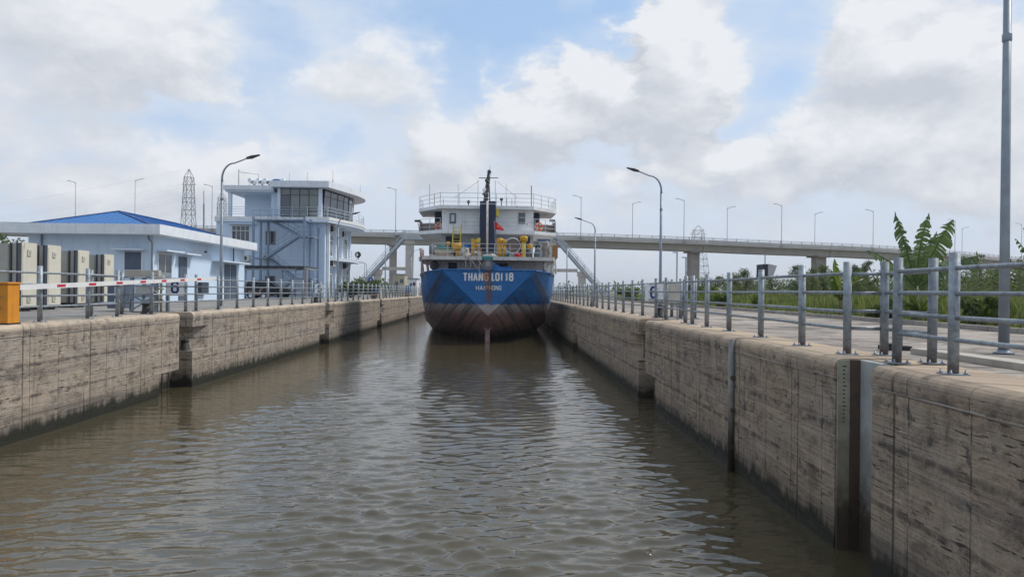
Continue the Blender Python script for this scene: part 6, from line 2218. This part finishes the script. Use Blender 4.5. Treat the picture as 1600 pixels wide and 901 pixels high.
def banana(x, y, specs, m, label, seed, stem_h=1.3, tear=.75, z=GZ, face=0.0):
    """specs: per leaf (azimuth deg, rise deg, length, width, bend)"""
    r = np.random.default_rng(seed)
    t = thing('banana_plant', (x, y, z), label, 'banana plant', 'banana plants on the bank')
    st_ = MB()
    for k in range(3 if stem_h > .8 else 1):
        dx, dy = (r.normal() * .15, r.normal() * .15) if k else (0, 0)
        st_.tube([(x + dx, y + dy, z - .05), (x + dx * .6, y + dy * .6, z + stem_h * .6), (x, y, z + stem_h)], .11 if stem_h > .8 else .05, 8, .06)
    st_.build('stem', mat('banana_stem', (.16, .17, .07), (.10, .09, .05), 4, .6), t)
    for az, rise, L, wd, bend in specs:
        a, e = math.radians(az), math.radians(rise)
        dirh = Vector((math.cos(a), math.sin(a), 0))
        n = 26
        pts = []
        p = Vector((x, y, z + stem_h * .92))
        for i in range(n + 1):
            pts.append(p.copy())
            ee = e - math.radians(bend) * (i / n) ** 1.5
            p += (dirh * math.cos(ee) + Vector((0, 0, math.sin(ee)))) * (L / n)
        vs, fs = [], []
        side0 = dirh.cross(Vector((0, 0, 1)))
        side0.normalize()
        tw = r.uniform(-.7, .7)
        for sgn in (-1, 1):
            fold = r.uniform(.15, .5)
            for i in range(4, n):
                u0, u1 = i / n, (i + 1) / n
                prof = lambda u: wd / 2 * min(1, ((u - .14) / .14) ** .7 if u > .14 else 0) * (1 - max(0, (u - .72) / .28) ** 2.2)
                tang = (pts[i + 1] - pts[i]).normalized()
                up = side0.cross(tang)
                fc = tang.cross(Vector((0.25 * tw, -1, .35)))
                sd = ((side0 * math.cos(tw) + up * math.sin(tw)) * (1 - face) + fc.normalized() * face).normalized() * sgn
                torn = r.uniform() < tear
                dr = r.uniform(.1, .75) if torn else fold
                sh = r.uniform(.0, .12) if torn else 0.0
                o = len(vs)
                q0, q1 = pts[i], pts[i + 1]
                w0, w1 = prof(u0) * (r.uniform(.65, 1.0) if torn else 1), prof(u1) * (r.uniform(.65, 1.0) if torn else 1)
                g = .22 if torn else 0.0
                off0 = sd * w0 * math.cos(dr) + Vector((0, 0, -w0 * math.sin(dr))) + tang * sh
                off1 = sd * w1 * math.cos(dr) + Vector((0, 0, -w1 * math.sin(dr))) + tang * (sh - g * L / n)
                vs += [q0, q1, q1 + off1 * .55, q0 + off0 * .55, q1 + off1 + Vector((0, 0, -.04)), q0 + off0 + Vector((0, 0, -.04))]
                fs += [(o, o + 1, o + 2, o + 3), (o + 3, o + 2, o + 4, o + 5)]
        lf = MB().add(vs, fs).build('leaf', m, t)
        MB().tube(pts, .028, 5, .006).build('midrib', BANY, lf)


def aim(px, py, Y, x, y, z0):
    """azimuth and rise, length for a leaf from (x, y, z0) to the point seen at the pixel"""
    p = W(px, py, Y) - Vector((x, y, z0))
    return math.degrees(math.atan2(p.y, p.x)), math.degrees(math.asin(p.z / p.length)), p.length


by = 25.4
bx = W(1432, 500, by).x
SPEC = []
for px, py, Y, wd, bend in ((1399, 336, 22.0, .46, 5), (1454, 338, 22.3, .40, 18), (1489, 347, 22.0, .62, 12), (1463, 366, 23.3, .42, 10), (1536, 404, 22.8, .42, 34), (1357, 396, 22.0, .40, 30),
                            (1410, 386, 23.5, .5, 10), (1440, 380, 24, .5, 15), (1480, 410, 23.5, .5, 35), (1378, 425, 22.5, .42, 45), (1475, 440, 21.8, .42, 50), (1390, 450, 21.5, .4, 60)):
    az, ri, L = aim(px, py, Y + 2.9, bx, by, GZ + 1.2)
    SPEC.append((az, ri + bend * .45, L * 1.04, wd * 1.2, bend))
banana(bx, by, SPEC, BAN, 'big banana plant with torn leaves behind the near railing', 5, 1.3, .7, face=.75)
b2 = W(1625, 470, 24)
SPEC = []
for px, py, Y, wd, bend in ((1588, 377, 24, .5, 25), (1600, 360, 24.5, .5, 10), (1650, 360, 24, .6, 20), (1598, 420, 24, .5, 50), (1680, 400, 24, .6, 40)):
    az, ri, L = aim(px, py, Y, b2.x, 24, GZ + 1.4)
    SPEC.append((az, ri + bend * .45, L * 1.04, wd, bend))
banana(b2.x, 24, SPEC, BAN, 'banana plant cut off by the frame edge', 6, 1.5, .8)
for px, py, Y, h, lb2, sd in ((1312, 438, 31, 2.1, 'light green young banana behind the mid railing', 7), (1127, 450, 48, 1.5, 'young banana near the first bank pier', 8), (1178, 463, 42, .9, 'small bright banana sucker in the grass', 9),
                              (1437, 455, 24.4, 1.1, 'yellow-green banana shoot before the big banana plant', 10), (1540, 468, 22.5, 1.0, 'spiky young plant left of the tall lamp post', 11)):
    p = W(px, py, Y)
    rr = np.random.default_rng(sd)
    sp_ = [(rr.uniform(0, 360), rr.uniform(35, 85), h * rr.uniform(.6, 1.0), .22 * h ** .5, rr.uniform(10, 60)) for _ in range(9)]
    banana(p.x, Y, sp_, BANY, lb2, sd, .35 * h, .15)
# far wood along the horizon on both sides
cl = []
r = np.random.default_rng(9)
for k in range(320):
    sgn = -1 if k % 2 else 1
    X = sgn * r.uniform(35, 420)
    Y = r.uniform(300, 420)
    h = r.uniform(3, 6.5)
    cl.append((X, Y, GZ + h * .5, h * .9, h * .6, h * .55, h))
q, f = leaves(cl, 16000, 1.5, r, 2.0, .2)
tag(np_mesh('far_treeline', q, f, LEAF_D), 'far low treeline on the horizon', 'treeline', kind='stuff')

# ------------------------------------------------------------------ thin haze over the whole place
hz = bpy.data.materials.new('haze_air')
hz.use_nodes = True
T = NT(hz.node_tree)
hv = T.n('ShaderNodeVolumePrincipled', {'Color': (.88, .91, .95), 'Density': .00022, 'Anisotropy': .3})
ho = T.n('ShaderNodeOutputMaterial')
T.t.links.new(hv.outputs[0], ho.inputs[1])
tag(MB().box(-6500, 6500, -320, 9200, -4.2, 75).build('haze', hz), kind='stuff')
